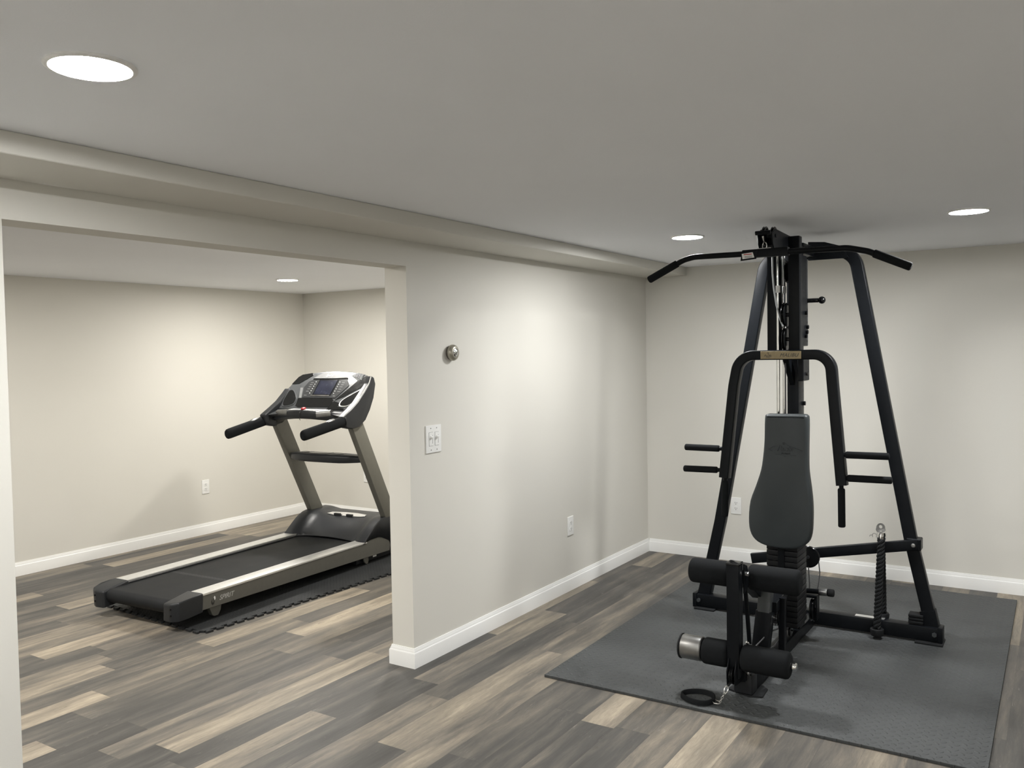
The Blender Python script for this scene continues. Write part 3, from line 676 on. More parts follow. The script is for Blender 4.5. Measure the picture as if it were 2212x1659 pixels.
def roller(x, z, y0, y1, parent, r=0.0565):
    L = abs(y1-y0); bm = bmesh.new(); d = 0.012
    prof = [(0.0, 0.013), (0, r*0.62), (0.003, r-0.010), (0.008, r-0.003), (0.016, r), (L-0.016, r), (L-0.008, r-0.003), (L-0.003, r-0.010), (L, r*0.62), (L, 0.013)]
    lathe(bm, (x, y0, z), (0, y1-y0, 0), prof, 36); return gp('foam_roller', bm, 'foam', parent)
roller(-2.25, 0.511, -1.205, -1.392, ra); roller(-2.25, 0.511, -1.475, -1.702, ra)
bm = bmesh.new(); rod(bm, (-2.405, -1.215, 0.200), (-2.405, -1.715, 0.200), 0.0125, 16); rl = gp('roller_axle', bm, 'steel')
bm = bmesh.new(); lathe(bm, (-2.405, -1.222, 0.203), (0, -1, 0), [(0, 0.013), (0, 0.050), (0.005, 0.0535), (0.092, 0.0535), (0.096, 0.050), (0.096, 0.013)], 40); gp('weight_sleeve', bm, 'steel', rl, label='dull silver metal drum')
bm = bmesh.new(); lathe(bm, (-2.405, -1.212, 0.203), (0, -1, 0), [(0, 0.010), (0, 0.046), (0.004, 0.0545), (0.010, 0.0555), (0.0105, 0.013)], 40); rod(bm, (-2.405, -1.200, 0.203), (-2.405, -1.213, 0.203), 0.014, 12, 0.003); gp('drum_cap', bm, 'rubber', rl)
roller(-2.405, 0.201, -1.318, -1.4365, rl, 0.0572); roller(-2.405, 0.199, -1.4915, -1.698, rl, 0.0572)
bm = bmesh.new(); rod(bm, (-2.405, -1.698, 0.198), (-2.405, -1.724, 0.198), 0.017, 16, 0.006); gp('axle_nut', bm, 'chrome', rl)
pulley(-2.440, -1.462, 0.128, 0.040, 0.016)
bm = bmesh.new()
for yy in (-1.449, -1.483): prism(bm, [(-2.446, yy, 0.20), (-2.475, yy, 0.15), (-2.470, yy, 0.092), (-2.39, yy, 0.085), (-2.388, yy, 0.20)], (0, 0.005, 0), 0.001, 1)
box(bm, -2.39, -2.30, -1.50, -1.445, 0.083, 0.135, 0.004, 1)
gp('pulley_bracket', bm)
bm = bmesh.new(); rod(bm, (-2.36, -1.4995, 0.12), (-2.36, -1.512, 0.12), 0.016, 18, 0.003); gp('rod_end', bm, 'steel')

# ------------------------------------------------------------------ lat bar
LB = empty('lat_pulldown_bar', (-1.975, -1.483, 1.972), 0, 'long black lat pulldown bar with bent foam ends hung from the gym tower', 'pulldown bar')
bx_ = -1.975
pp = fillet([(bx_, -0.905, 1.886), (bx_, -1.075, 1.967), (bx_, -1.130, 1.978), (bx_, -1.840, 1.966), (bx_, -1.925, 1.945), (bx_, -2.085, 1.870)], 0.16, 6)
bm = bmesh.new(); sweep(bm, pp, circ(0.0135, 16), (1, 0, 0)); obj('bar', bm, 'black', LB)
for a, b_ in (((-0.890, 1.880), (-1.045, 1.954)), ((-2.100, 1.864), (-1.948, 1.935))):
    bm = bmesh.new(); rod(bm, (bx_, a[0], a[1]), (bx_, b_[0], b_[1]), 0.0185, 20, 0.007); obj('foam_grip', bm, 'foam', LB)
bm = bmesh.new(); box(bm, bx_-0.019, bx_+0.019, -1.585, -1.372, 1.953, 1.991, 0.004, 2); cs = obj('center_sleeve', bm, 'black', LB)
bm = bmesh.new(); prism(bm, [(bx_-0.0195, -1.372, 1.985), (bx_-0.0195, -1.448, 1.985), (bx_-0.0195, -1.440, 1.945), (bx_-0.0195, -1.366, 1.940)], (-0.002, 0, 0)); lp = obj('label_backing', bm, 'black', cs)
bm = bmesh.new(); prism(bm, [(bx_-0.0217, -1.372, 1.973), (bx_-0.0217, -1.424, 1.977), (bx_-0.0217, -1.432, 1.952), (bx_-0.0217, -1.376, 1.948)], (-0.0006, 0, 0)); obj('warning_label', bm, 'white', cs, label='small white label')
bm = bmesh.new(); box(bm, bx_-0.0229, bx_-0.0224, -1.420, -1.382, 1.967, 1.971); obj('red_line', bm, 'redink', cs)
bm = bmesh.new()
for k in range(3): box(bm, bx_-0.0229, bx_-0.0224, -1.422, -1.386, 1.960-k*0.0035, 1.9612-k*0.0035)
obj('small_print', bm, 'ink', cs)
bm = bmesh.new(); pp = [(bx_+0.0*0, -1.474+0.010*math.cos(a), 2.006+0.016*math.sin(a)) for a in [2*math.pi*k/20 for k in range(20)]]
sweep(bm, pp, circ(0.0028, 8), (1, 0, 0), closed=True); obj('snap_hook', bm, 'chrome', LB)
bm = bmesh.new(); box(bm, bx_-0.006, bx_+0.006, -1.505, -1.440, 1.989, 1.996, 0.002, 1); obj('eye_plate', bm, 'chrome', LB)
bm = bmesh.new(); rod(bm, (bx_, -1.474, 2.022), (-1.990, -1.470, 2.050), 0.006, 12, 0.001); obj('cable_end', bm, 'chrome', LB)

# ------------------------------------------------------------------ triceps rope
RP = empty('triceps_rope', (-1.262, -1.85, 0.026), 0, 'black twisted rope with chrome end draped over the cross bar of the gym', 'gym rope')
def strand_rope(p0, p1, parent):
    p0, p1 = V(p0), V(p1); L = (p1-p0).length; ax = (p1-p0).normalized(); u = Vector((1, 0, 0)); u = (u-ax*u.dot(ax)).normalized(); v = ax.cross(u)
    bm = bmesh.new(); n = 90; turns = L/0.062
    for s in range(3):
        path = []
        for k in range(n+1):
            a = 2*math.pi*(turns*k/n + s/3); path.append(p0+ax*(L*k/n)+(u*math.cos(a)+v*math.sin(a))*0.0092)
        sweep(bm, path, circ(0.0108, 8))
    return obj('rope', bm, 'rubber', parent)
strand_rope((-1.266, -1.862, 0.525), (-1.290, -1.845, 0.065), RP)
strand_rope((-1.186, -1.849, 0.525), (-1.160, -1.852, 0.115), RP)
bm = bmesh.new(); sweep(bm, fillet([(-1.266, -1.862, 0.500), (-1.258, -1.862, 0.545), (-1.194, -1.855, 0.545), (-1.186, -1.849, 0.500)], 0.03, 5), circ(0.016, 14)); obj('rope', bm, 'rubber', RP)
bm = bmesh.new(); lathe(bm, (-1.290, -1.845, 0.0262), (0, 0, 1), [(0, 0.024), (0.004, 0.030), (0.030, 0.034), (0.036, 0.033), (0.040, 0.029), (0.036, 0.020)], 32); obj('rubber_stopper', bm, 'rubber', RP)
bm = bmesh.new(); lathe(bm, (-1.160, -1.852, 0.080), (0, 0, 1), [(0, 0.024), (0.004, 0.030), (0.026, 0.033), (0.034, 0.029), (0.032, 0.020)], 32); obj('rubber_stopper', bm, 'rubber', RP)
bm = bmesh.new(); lathe(bm, (-1.230, -1.859, 0.526), (0, 0, 1), [(0, 0.024), (0.004, 0.0255), (0.022, 0.0255), (0.034, 0.023), (0.042, 0.012)], 28)
for v in bm.verts: v.co.x = -1.226+(v.co.x+1.230)*2.2
cc = obj('rope_ferrule', bm, 'chrome', RP)
bm = bmesh.new()
n = 28; ring = []
outer = []
for k in range(n):
    a = 2*math.pi*k/n; yy = 0.0215*math.cos(a); zz = 0.026*math.sin(a)
    if a > math.pi: yy *= 1.15; zz *= 1.2
    outer.append((yy, zz))
for k in range(n):
    a = 2*math.pi*k/n
    o_ = outer[k]; i_ = (0.0085*math.cos(a), 0.007+0.0095*math.sin(a))
    ring.append([bm.verts.new((-1.230, -1.853+q[0], 0.578+q[1])) for q in (o_, i_)] + [bm.verts.new((-1.222, -1.853+q[0], 0.578+q[1])) for q in (i_, o_)])
for k in range(n):
    A, C = ring[k], ring[(k+1) % n]
    for j in range(4): bm.faces.new((A[j], A[(j+1) % 4], C[(j+1) % 4], C[j]))
bmesh.ops.recalc_face_normals(bm, faces=bm.faces)
obj('chrome_eye', bm, 'steel', RP)
bm = bmesh.new()
for cy_, cz_, r_ in ((-1.822, 0.537, 0.010), (-1.806, 0.530, 0.007), (-1.838, 0.528, 0.007)):
    sweep(bm, [(-1.226, cy_+r_*math.cos(a), cz_+r_*math.sin(a)) for a in [math.pi*k/10-0.2 for k in range(13)]], circ(0.0014, 6), (1, 0, 0))
tc = obj('wire_clip', bm, 'steel'); tc['label'] = 'tiny bent wire clip on the cross bar just left of the rope'; tc['category'] = 'clip'

# ------------------------------------------------------------------ ankle strap
AS = empty('ankle_strap', (-2.50, -1.33, 0.012), 0, 'black fabric ankle strap with clip and short chain lying on the mat edge', 'ankle strap')
bm = bmesh.new(); pp = []
for k in range(40):
    a = 2*math.pi*k/40
    pp.append((-2.503+0.052*math.sin(a)*(1-0.25*math.cos(a)), -1.327+0.070*math.cos(a), 0.0245+0.006*max(0, math.sin(a))))
sweep(bm, pp, rrect(0.010, 0.022, 0.0035, 2), (0.35, 0, 1), closed=True); obj('strap', bm, 'foam', AS)
bm = bmesh.new(); sweep(bm, fillet([(-2.515, -1.392, 0.028), (-2.535, -1.410, 0.027), (-2.528, -1.432, 0.026), (-2.508, -1.428, 0.028), (-2.500, -1.396, 0.030)], 0.008, 4, True), circ(0.0025, 8), closed=True); obj('d_ring', bm, 'chrome', AS)
bm = bmesh.new(); P0 = Vector((-2.520, -1.430, 0.027)); P1 = Vector((-2.487, -1.442, 0.062))
for k in range(5):
    c = P0+(P1-P0)*((k+0.5)/5); ax = (P1-P0).normalized(); sd = (Vector((1, 0, 0)) if k % 2 else Vector((0, 1, 0.3))); sd = (sd-ax*sd.dot(ax)).normalized()
    sweep(bm, [c+ax*0.0072*math.cos(2*math.pi*j/14)+sd*0.0038*math.sin(2*math.pi*j/14) for j in range(14)], circ(0.0015, 6), tuple(ax.cross(sd)), closed=True)
obj('chain', bm, 'chrome', AS)
bm = bmesh.new(); c = Vector((-2.478, -1.445, 0.073)); ax = Vector((0.4, -0.12, 0.6)).normalized(); sd = Vector((0, 1, 0.2)); sd = (sd-ax*sd.dot(ax)).normalized()
sweep(bm, [c+ax*0.017*math.cos(2*math.pi*j/20)+sd*0.0075*math.sin(2*math.pi*j/20) for j in range(20)], circ(0.0022, 8), tuple(ax.cross(sd)), closed=True); obj('snap_clip', bm, 'chrome', AS)
bm = bmesh.new(); rod(bm, (-2.470, -1.448, 0.086), (-2.452, -1.456, 0.100), 0.006, 12, 0.001); obj('cable_end', bm, 'rubber', AS)

# ================================================================== TREADMILL (local frame: s forward, l left, z up)
YAW = math.radians(3.47)
TR = empty('treadmill', (-2.92, 1.855, 0.012), YAW, 'silver and black motorised treadmill standing on the jigsaw-edged mat', 'treadmill')
def tp(name, bm, mat, parent=None, label=None):
    bm.transform(Matrix.Translation((0, 0, -0.012)))
    return obj(name, bm, mat, parent or TR, True, label)
W2 = 0.388
bm = bmesh.new(); box(bm, -0.02, 1.95, -0.29, 0.29, 0.065, 0.135, 0.004, 1); tp('deck_frame', bm, 'blackplastic')
# belt wrapped round the rear roller
bm = bmesh.new(); outl = [(1.6, 0.163), (-0.115, 0.163)] + [(-0.115-0.040*math.sin(a), 0.123+0.040*math.cos(a)) for a in (0.4, 0.8, 1.2, 1.57, 1.95, 2.35, 2.75)] + [(-0.115, 0.083), (0.0, 0.083), (0.0, 0.140), (1.6, 0.140)]
prism(bm, [(s, -0.265, z) for s, z in outl], (0, 0.53, 0)); bl = tp('belt', bm, 'belt')
bm = bmesh.new(); box(bm, 0.30, 0.335, -0.262, 0.262, 0.1631, 0.1633); tp('belt_seam', bm, 'treadmat', bl)
for sg in (-1, 1):
    bm = bmesh.new()
    y0, y1 = sg*0.388, sg*0.282
    outl = [(-0.005, 0.182), (1.47, 0.182), (1.47, 0.168), (-0.005, 0.168)]
    prism(bm, [(s, y0, z) for s, z in outl], (0, y1-y0, 0), 0.003, 2)
    rl_ = tp('side_rail', bm, 'silver', label='bright aluminium foot rail')
    bm = bmesh.new(); outl = [(-0.005, 0.168), (1.46, 0.168), (1.50, 0.185), (1.60, 0.190), (1.68, 0.176), (1.73, 0.140), (1.745, 0.105), (1.735, 0.064), (0.9, 0.075), (-0.005, 0.086)]
    prism(bm, [(s, sg*0.385, z) for s, z in outl], (0, -sg*0.035, 0), 0.002, 1)
    sk = tp('rail_skirt', bm, 'darksilver', rl_)  # same metal as the rail top, its shaded side put into the colour
    if sg < 0:
        bm = text_bm('SPIRIT', 0.040, 0.0005, 0.35, 'LEFT', 1.0); bm.transform(frame((0.118, -0.3857, 0.126), (1, 0, 0), (0, 0, 1)))
        tp('lettering', bm, 'lettergrey', sk)
        bm = bmesh.new(); prism(bm, [(0.070+a, -0.3853, 0.124+b_) for a, b_ in ((0, -0.026), (0.010, -0.020), (0.013, -0.004), (0.006, 0.016), (0.009, -0.006), (0.002, -0.014), (-0.004, -0.006), (-0.002, 0.010), (-0.010, -0.004), (-0.009, -0.018))], (0, -0.0008, 0))
        em = tp('drop_emblem', bm, 'ink', sk)
        bm = bmesh.new(); prism(bm, [(0.084+a, -0.3853, 0.134+b_) for a, b_ in ((0, -0.012), (0.007, -0.002), (0.005, 0.010), (0.0, 0.014), (-0.005, 0.006))], (0, -0.0008, 0)); tp('drop_emblem', bm, 'white', sk)
    # black belt guard strip next to the rail
    bm = bmesh.new(); box(bm, -0.02, 1.48, min(sg*0.282, sg*0.266), max(sg*0.282, sg*0.266), 0.10, 0.172, 0.002, 1); tp('belt_guard', bm, 'blackplastic')
    # rear end cap
    bm = bmesh.new(); prism(bm, [(0.003, sg*0.392, 0.187), (-0.10, sg*0.390, 0.184), (-0.160, sg*0.375, 0.170), (-0.178, sg*0.330, 0.158), (-0.172, sg*0.262, 0.156), (0.003, sg*0.262, 0.187)][:], (0, 0, -0.115), 0.014, 4, 25)
    for v in bm.verts:
        if v.co.z < 0.09: v.co.z = 0.060 + max(0, (v.co.x+0.178))*0.10; v.co.y *= 0.985
    ec = tp('rear_end_cap', bm, 'charcoal')
    bm = bmesh.new()
    for zz in (0.095, 0.13): rod(bm, (-0.170, sg*0.33, zz), (-0.1815, sg*0.33, zz), 0.005, 10)
    tp('screw', bm, 'blackgloss', ec)
    bm = bmesh.new(); prism(bm, [(s, sg*0.368, z) for s, z in ((0.02, 0.090), (0.06, 0.085), (0.08, 0.035), (0.095, 0.024), (0.125, 0.024), (0.143, 0.050), (0.150, 0.085))], (0, -sg*0.03, 0), 0.003, 1); tp('rear_foot', bm, 'darksilver')
    bm = bmesh.new(); prism(bm, [(s, sg*0.372, z) for s, z in ((1.44, 0.075), (1.455, 0.035), (1.475, 0.014), (1.495, 0.018), (1.505, 0.04), (1.50, 0.075))], (0, -sg*0.012, 0), 0.003, 1); tp('front_foot', bm, 'darksilver')
    bm = bmesh.new(); lathe(bm, (1.86, sg*0.30, 0.048), (0, sg, 0), [(0, 0.02), (0, 0.032), (0.003, 0.0355), (0.027, 0.0355), (0.03, 0.032), (0.03, 0.01)], 28); tp('transport_wheel', bm, 'rubber')
    # upright
    def us(z): return 1.40+(1.03-z)*0.505
    bm = bmesh.new(); prism(bm, [(us(0.24)-0.066, sg*0.387, 0.24), (us(0.24)+0.066, sg*0.387, 0.24), (us(1.08)+0.066, sg*0.387, 1.08), (us(1.08)-0.066, sg*0.387, 1.08)], (0, -sg*0.050, 0), 0.007, 2)
    tp('upright', bm, 'uprightpaint')
# motor pan and hood
bm = bmesh.new(); box(bm, 1.40, 2.02, -0.345, 0.345, 0.022, 0.10, 0.006, 2); box(bm, 1.60, 2.0, -0.362, 0.362, 0.06, 0.20, 0.006, 2); mp = tp('motor_pan', bm, 'blackplastic')
bm = bmesh.new(); box(bm, 1.585, 1.625, -0.3462, -0.3452, 0.040, 0.078); tp('sticker', bm, 'white', mp, label='small white sticker')
bm = bmesh.new()
N = 24
def hood_z(s, a):           # a = |l|/W ; shoulders are higher and start earlier
    sh = 1/(1+math.exp(-(a-0.72)*26))
    t0 = 1.475-0.055*sh; k = min(1, max(0, (s-t0)/0.27)); base = 0.166+0.006*sh
    z = base + (0.140+0.010*sh)*math.sin(k*math.pi/2)**1.15
    return z
rings = []
LS = [-W2, -0.384, -0.36, -0.33, -0.31, -0.295, -0.28, -0.26, -0.22, -0.12, 0, 0.12, 0.22, 0.26, 0.28, 0.295, 0.31, 0.33, 0.36, 0.384, W2]
SS = [1.42, 1.45, 1.475, 1.50, 1.53, 1.56, 1.60, 1.64, 1.68, 1.72, 1.76, 1.82, 1.90, 1.98, 2.03, 2.05]
bm = bmesh.new(); top = {}
for i, s in enumerate(SS):
    for j, l in enumerate(LS):
        a = abs(l)/W2; sh = 1/(1+math.exp(-(a-0.72)*26)); t0 = 1.475-0.055*sh + 0.02*(1-(abs(l)/0.3)**2 if abs(l) < 0.3 else 0)
        ss = max(s, t0); z = hood_z(ss, a)
        if s > 1.9: z -= (s-1.9)**2*4.5
        if abs(l) == W2: z -= 0.006
        top[i, j] = bm.verts.new((ss, l, z))
for i in range(len(SS)-1):
    for j in range(len(LS)-1):
        bm.faces.new((top[i, j], top[i+1, j], top[i+1, j+1], top[i, j+1]))
for jj in (0, len(LS)-1):
    low = [bm.verts.new((top[i, jj].co.x, top[i, jj].co.y, 0.168 if top[i, jj].co.x < 1.46 else max(0.10, 0.190-max(0, top[i, jj].co.x-1.62)**1.0*0.45))) for i in range(len(SS))]
    for i in range(len(SS)-1): bm.faces.new((top[i, jj], top[i+1, jj], low[i+1], low[i]))
    if jj == 0: l0 = low
    else: l1 = low
e = len(SS)-1
bm.faces.new([top[e, j] for j in range(len(LS))] + [l1[e], l0[e]])
bmesh.ops.remove_doubles(bm, verts=bm.verts, dist=0.0002); bmesh.ops.recalc_face_normals(bm, faces=bm.faces)
hd = tp('motor_hood', bm, 'charcoal')
hd.modifiers.new('t', 'SOLIDIFY').thickness = 0.004; hd.modifiers['t'].offset = -1
bm = bmesh.new()
def hz(s, l): return hood_z(s, abs(l)/W2)+0.002
PL = [(1.70, 0.185), (1.738, 0.165), (1.765, 0.06), (1.768, -0.06), (1.745, -0.165), (1.708, -0.175), (1.695, -0.14), (1.690, -0.07), (1.702, -0.07), (1.702, -0.02), (1.688, -0.02), (1.686, 0.03), (1.700, 0.03), (1.700, 0.09), (1.684, 0.09)]
prism(bm, [(s, l, hz(s, l)) for s, l in PL], (0, 0, 0.004), 0.0005, 1); pt_ = tp('hood_plate', bm, 'silver', hd, label='bright silver badge plate')
for l in (0.075, -0.045):
    bm = bmesh.new(); box(bm, 1.680, 1.700, l-0.028, l+0.028, 0.298, 0.3155, 0.001, 1); tp('plate_notch', bm, 'blackplastic', hd)
# accessory tray between the uprights
bm = bmesh.new()
ts = []
for k in range(17):
    l = -0.337+0.674*k/16; q = 1-(l/0.337)**2
    ts.append((us(0.775)-0.075*q**0.7+0.012, l, 0.772+0.004*q))
sweep(bm, ts, rrect(0.145, 0.062, 0.020, 4), (0, 0, 1), scales=[0.72+0.28*min(1, 4*(k/16)*(1-k/16)*1.4) for k in range(17)]); tr = tp('accessory_tray', bm, 'charcoal')
for l, w_ in ((0.185, 0.042), (-0.135, 0.046)):
    bm = bmesh.new(); sc = us(0.775)-0.058
    lathe(bm, (sc, l, 0.8065), (0, 0, 1), [(0, w_), (0.002, w_), (0.003, w_-0.004), (0.0015, w_-0.007), (0.0008, w_-0.012), (0.0006, 0)], 28)
    for v in bm.verts: v.co.x = sc+(v.co.x-sc)*0.85
    tp('cup_holder', bm, 'blackgloss', tr)
bm = bmesh.new(); box(bm, us(0.775)-0.105, us(0.775)-0.020, -0.065, 0.115, 0.8065, 0.8095, 0.004, 2); tp('tray_recess', bm, 'blackgloss', tr)
# handlebars
for sg, e0, r0 in ((-1, (0.838, -0.385, 1.005), (1.245, -0.385, 1.068)), (1, (0.895, 0.375, 0.985), (1.285, 0.375, 1.060))):
    a, b_ = V(e0), V(r0); bm = bmesh.new(); d = (b_-a).normalized()
    path = [a, a+d*0.004, a+d*0.012, a+d*0.03, b_]
    sweep(bm, path, circ(0.026, 20, 0.037), (0, 0, 1), scales=[0.70, 0.85, 0.95, 1, 1]); hb = tp('handlebar', bm, 'foam')
    bm = bmesh.new(); sweep(bm, [b_-d*0.002, b_+d*0.012], circ(0.030, 20, 0.040), (0, 0, 1)); tp('handle_collar', bm, 'blackplastic', hb)
    bm = bmesh.new(); c = a+(b_-a)*0.68+Vector((0, 0, 0.034)); sweep(bm, [c-d*0.045, c-d*0.03, c, c+d*0.03, c+d*0.045], circ(0.017, 14, 0.010), (0, 0, 1), scales=[0.3, 0.8, 1, 0.8, 0.3]); tp('remote_buttons', bm, 'steel', hb, label='silver speed button pod')
# console
s0, z0 = 1.42, 1.20; dd = Vector((0.18, 0, 0.20)).normalized(); nn = Vector((-dd.z, 0, dd.x))
def PP(a, l, off=0.0): return Vector((s0, 0, z0)) + dd*a + Vector((0, l, 0)) + nn*off
CO = [(0.150, 0.352), (0.225, 0.322), (0.248, 0.295), (0.266, 0.20), (0.281, 0.07), (0.284, -0.03), (0.275, -0.18), (0.254, -0.30), (0.235, -0.350), (0.160, -0.392), (0.06, -0.396), (-0.085, -0.392), (-0.085, 0.380), (0.06, 0.382)]
bm = bmesh.new(); prism(bm, [PP(a, l) for a, l in CO], -nn*0.055, 0.012, 4, 20); con = tp('console', bm, 'consolegrey')
def plate(name, pts, mat, off, th=0.003, b=0.0006, parent=None, label=None, ang=30):
    bm = bmesh.new(); prism(bm, [PP(a, l, off) for a, l in pts], nn*th, b, 1, ang); return tp(name, bm, mat, parent or con, label)
hp_ = plate('head_panel', [(0.206, 0.156), (0.232, 0.13), (0.262, 0.085), (0.265, 0.0), (0.263, -0.116), (0.212, -0.172), (0.207, -0.05)], 'head', 0.0, 0.006)
bm = text_bm('Spirit', 0.034, 0.0004, 0.4, 'CENTER'); bm.transform(frame(PP(0.234, 0.012, 0.0066), (0, -1, 0), dd)); tp('lettering', bm, 'white', hp_)
plate('shadow_gap', [(0.198, 0.160), (0.207, 0.158), (0.208, -0.172), (0.199, -0.178)], 'blackgloss', 0.0, 0.002)
bp_ = plate('button_panel', [(0.193, 0.152), (0.197, -0.174), (0.140, -0.220), (0.022, -0.155), (0.022, 0.165), (0.121, 0.203), (0.178, 0.184)], 'overlay', 0.0, 0.004)
sc_ = plate('screen_bezel', [(0.191, 0.085), (0.192, -0.100), (0.045, -0.100), (0.045, 0.078)], 'blackgloss', 0.004, 0.002)
plate('display_screen', [(0.183, 0.075), (0.186, -0.091), (0.052, -0.092), (0.052, 0.068)], 'lcd', 0.006, 0.001, parent=sc_, label='dark blue blank display')
plate('chrome_strip', [(0.0455, 0.094), (0.0455, -0.088), (0.0385, -0.090), (0.0385, 0.092)], 'chrome', 0.004, 0.003)
def keys(l0, al):
    for a in al:
        bm = bmesh.new(); c = PP(a, l0, 0.004); lathe(bm, c, nn, [(0, 0.0038), (0.0012, 0.0038), (0.0018, 0.0026), (0.0018, 0)], 12); tp('button', bm, 'white', bp_)
keys(0.112, (0.172, 0.150, 0.130, 0.108, 0.086, 0.064)); keys(-0.118, (0.172, 0.150, 0.128, 0.106, 0.085, 0.064))
bm = bmesh.new()
for l, w_, al in ((0.145, 0.026, (0.165, 0.146, 0.126, 0.104, 0.082, 0.044)), (-0.155, 0.026, (0.165, 0.146, 0.126, 0.104, 0.082)), (-0.135, 0.02, (0.040,))):
    for a in al: prism(bm, [PP(a+0.002, l+w_/2, 0.0042), PP(a+0.002, l-w_/2, 0.0042), PP(a-0.002, l-w_/2, 0.0042), PP(a-0.002, l+w_/2, 0.0042)], nn*0.0005)
tp('button_legends', bm, 'head', bp_)
plate('side_bar', [(0.116, 0.236), (0.116, 0.211), (0.018, 0.168), (0.018, 0.194)], 'head', 0.0, 0.004)
plate('left_wedge', [(0.152, 0.345), (0.222, 0.318), (0.246, 0.290), (0.262, 0.198), (0.240, 0.181), (0.158, 0.274)], 'blackgloss', 0.0, 0.003)
plate('right_wedge', [(0.001, -0.160), (0.20, -0.287), (0.236, -0.340), (0.160, -0.388), (0.043, -0.235)], 'blackgloss', 0.0, 0.003)
plate('lower_wedge', [(-0.004, -0.155), (-0.023, -0.221), (-0.055, -0.215), (-0.070, -0.285), (-0.084, -0.285), (-0.084, -0.130), (-0.049, -0.139)], 'blackgloss', 0.0, 0.003)
gr = plate('speaker_grille', [(0.236, -0.190), (0.262, -0.245), (0.244, -0.315), (0.183, -0.290)], 'overlay', 0.0, 0.003)
bm = bmesh.new()
for k in range(10):
    f_ = (k+0.5)/10; lx = -0.198-0.105*f_; lo_ = 0.228-0.040*f_ if f_ < 0.9 else 0.19; hi_ = 0.243+0.016*math.sin(math.pi*min(1, f_*1.2))
    prism(bm, [PP(lo_, lx-0.012, 0.003), PP(hi_, lx+0.003, 0.003), PP(hi_, lx, 0.003), PP(lo_, lx-0.015, 0.003)], nn*0.003)
tp('grille_slats', bm, 'consolegrey', gr)
# cup holders: dark recesses with a rim
for nm, pts in (('left', [(0.083, 0.327), (0.090, 0.300), (0.068, 0.268), (0.016, 0.222), (-0.030, 0.215), (-0.052, 0.250), (-0.056, 0.300), (-0.02, 0.325), (0.03, 0.330)]),
                ('right', [(-0.045, -0.242), (-0.01, -0.232), (0.03, -0.262), (0.095, -0.345), (0.100, -0.366), (0.05, -0.374), (-0.01, -0.345), (-0.045, -0.300)])):
    sm = catmull(pts, 4); rim = catmull([(a*1.0+(a-0.01)*0.12, l+(l-(0.27 if nm == 'left' else -0.31))*0.14) for a, l in pts], 4)
    c_ = plate('cup_holder_rim', [(p.x, p.y) for p in rim], 'silver' if nm == 'right' else 'consolegrey', 0.0, 0.004, 0.001, ang=50)
    plate('cup_holder', [(p.x, p.y) for p in sm], 'blackgloss', 0.004, 0.001, 0.0, c_)
plate('book_ledge', [(0.016, 0.200), (0.020, -0.125), (-0.002, -0.155), (-0.060, -0.145), (-0.066, 0.155), (-0.055, 0.185)], 'blackgloss', 0.0, 0.004, 0.001)
# ledge, front grip bar
bm = bmesh.new(); prism(bm, [(1.375, 0.20, 1.140), (1.375, -0.13, 1.140), (1.345, -0.17, 1.138), (1.262, -0.03, 1.146), (1.262, 0.05, 1.146), (1.285, 0.20, 1.138)], (0, 0, -0.012), 0.003, 2); tp('shelf', bm, 'silver')
bm = bmesh.new(); path = [(1.335, 0.345, 1.085), (1.300, 0.20, 1.098), (1.272, 0.08, 1.108), (1.266, 0, 1.110), (1.272, -0.08, 1.108), (1.300, -0.20, 1.098), (1.335, -0.345, 1.085)]
sweep(bm, fillet(path, 0.3, 4), rrect(0.055, 0.066, 0.022, 5), (0, 0, 1)); fb = tp('front_bar', bm, 'charcoal')
for l0, l1 in ((0.285, 0.150), (-0.125, -0.235)):
    bm = bmesh.new(); f0 = (abs(l0)-0.08)/0.12; f1 = (abs(l1)-0.08)/0.12
    sA = 1.272+0.028*f0; sB = 1.272+0.028*f1
    sweep(bm, [(sA-0.005, l0, 1.108), (sB-0.005, l1, 1.118)], rrect(0.050, 0.050, 0.016, 5), (0, 0, 1)); tp('pulse_sensor', bm, 'steel', fb, label='silver pulse grip plate')
bm = bmesh.new(); lathe(bm, (1.272, 0.002, 1.143), (-0.3, 0, 1), [(0, 0.012), (0.004, 0.019), (0.010, 0.019), (0.014, 0.013), (0.015, 0)], 20); tp('stop_key', bm, 'red', fb, label='red emergency stop key')
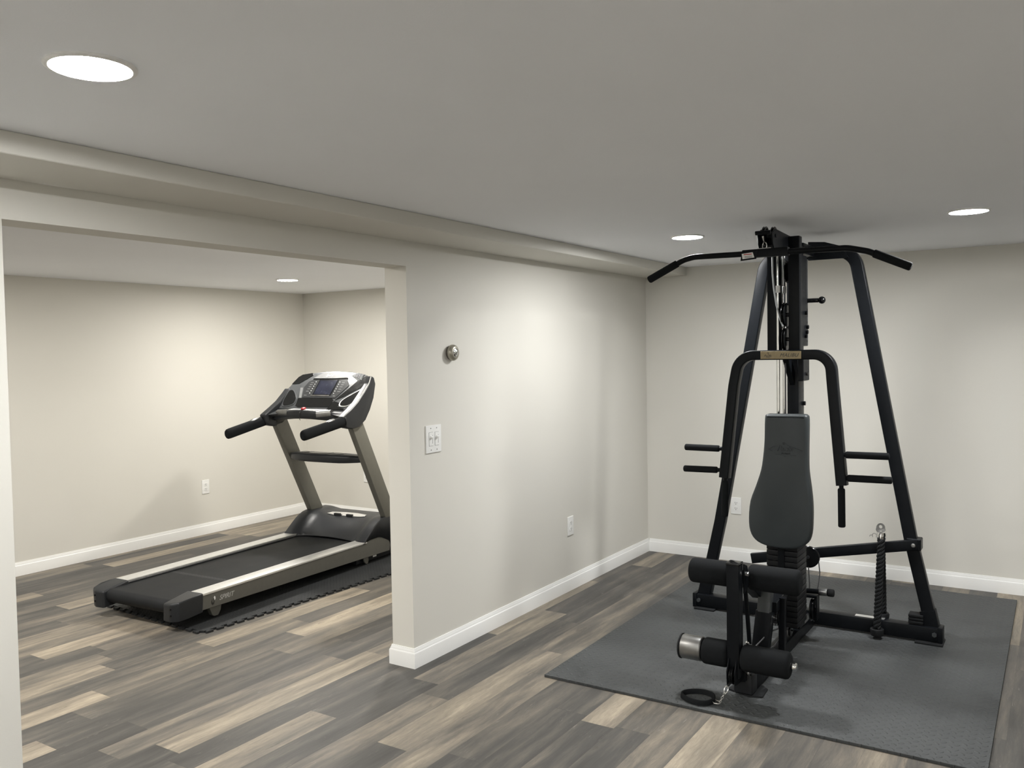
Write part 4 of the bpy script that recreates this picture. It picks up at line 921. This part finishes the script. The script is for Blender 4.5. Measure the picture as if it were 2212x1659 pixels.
bm = bmesh.new(); sweep(bm, fillet([(1.262, 0.006, 1.146), (1.232, 0.008, 1.120), (1.232, 0.010, 1.085), (1.238, 0.004, 1.068)], 0.012, 4), circ(0.002, 6)); tp('key_cord', bm, 'ink', fb)
# side shells joining handlebars, uprights and console
for sg in (-1, 1):
    o_ = sg*(0.405 if sg < 0 else 0.392)
    SP = [(1.225, 1.100), (1.315, 1.150), (1.385, 1.195), (1.455, 1.258), (1.520, 1.320), (1.545, 1.375), (1.575, 1.362), (1.590, 1.315), (1.565, 1.215), (1.520, 1.130), (1.470, 1.062), (1.400, 1.018), (1.320, 1.008), (1.262, 1.020), (1.232, 1.050)]
    if sg > 0: SP = [(1.225, 1.100), (1.315, 1.150), (1.385, 1.192), (1.455, 1.250), (1.490, 1.283), (1.525, 1.270), (1.545, 1.215), (1.520, 1.130), (1.470, 1.062), (1.400, 1.018), (1.320, 1.008), (1.262, 1.020), (1.232, 1.050)]
    bm = bmesh.new(); prism(bm, [(s, o_, z) for s, z in SP], (0, -sg*0.055, 0), 0.010, 3, 15); sh_ = tp('side_shell', bm, 'charcoal')
    if sg < 0:
        bm = bmesh.new(); pth = [(1.225, o_+0.006, 1.102), (1.315, o_+0.006, 1.152), (1.385, o_+0.006, 1.197), (1.455, o_+0.006, 1.260), (1.520, o_+0.006, 1.322), (1.543, o_+0.006, 1.370)]
        sweep(bm, fillet(pth, 0.1, 4), circ(0.0035, 8)); tp('edge_trim', bm, 'silver', sh_)
        bm = bmesh.new(); prism(bm, [(1.300, -0.17, 1.120), (1.250, -0.35, 1.100), (1.365, -0.35, 1.135), (1.375, -0.17, 1.135)], (0.02, 0, -0.02), 0.004, 1); tp('inner_fairing', bm, 'blackplastic', sh_)
    else:
        bm = bmesh.new(); prism(bm, [(1.310, 0.19, 1.115), (1.255, 0.34, 1.100), (1.365, 0.34, 1.135), (1.375, 0.19, 1.135)], (0.02, 0, -0.02), 0.004, 1); tp('inner_fairing', bm, 'charcoal', sh_)
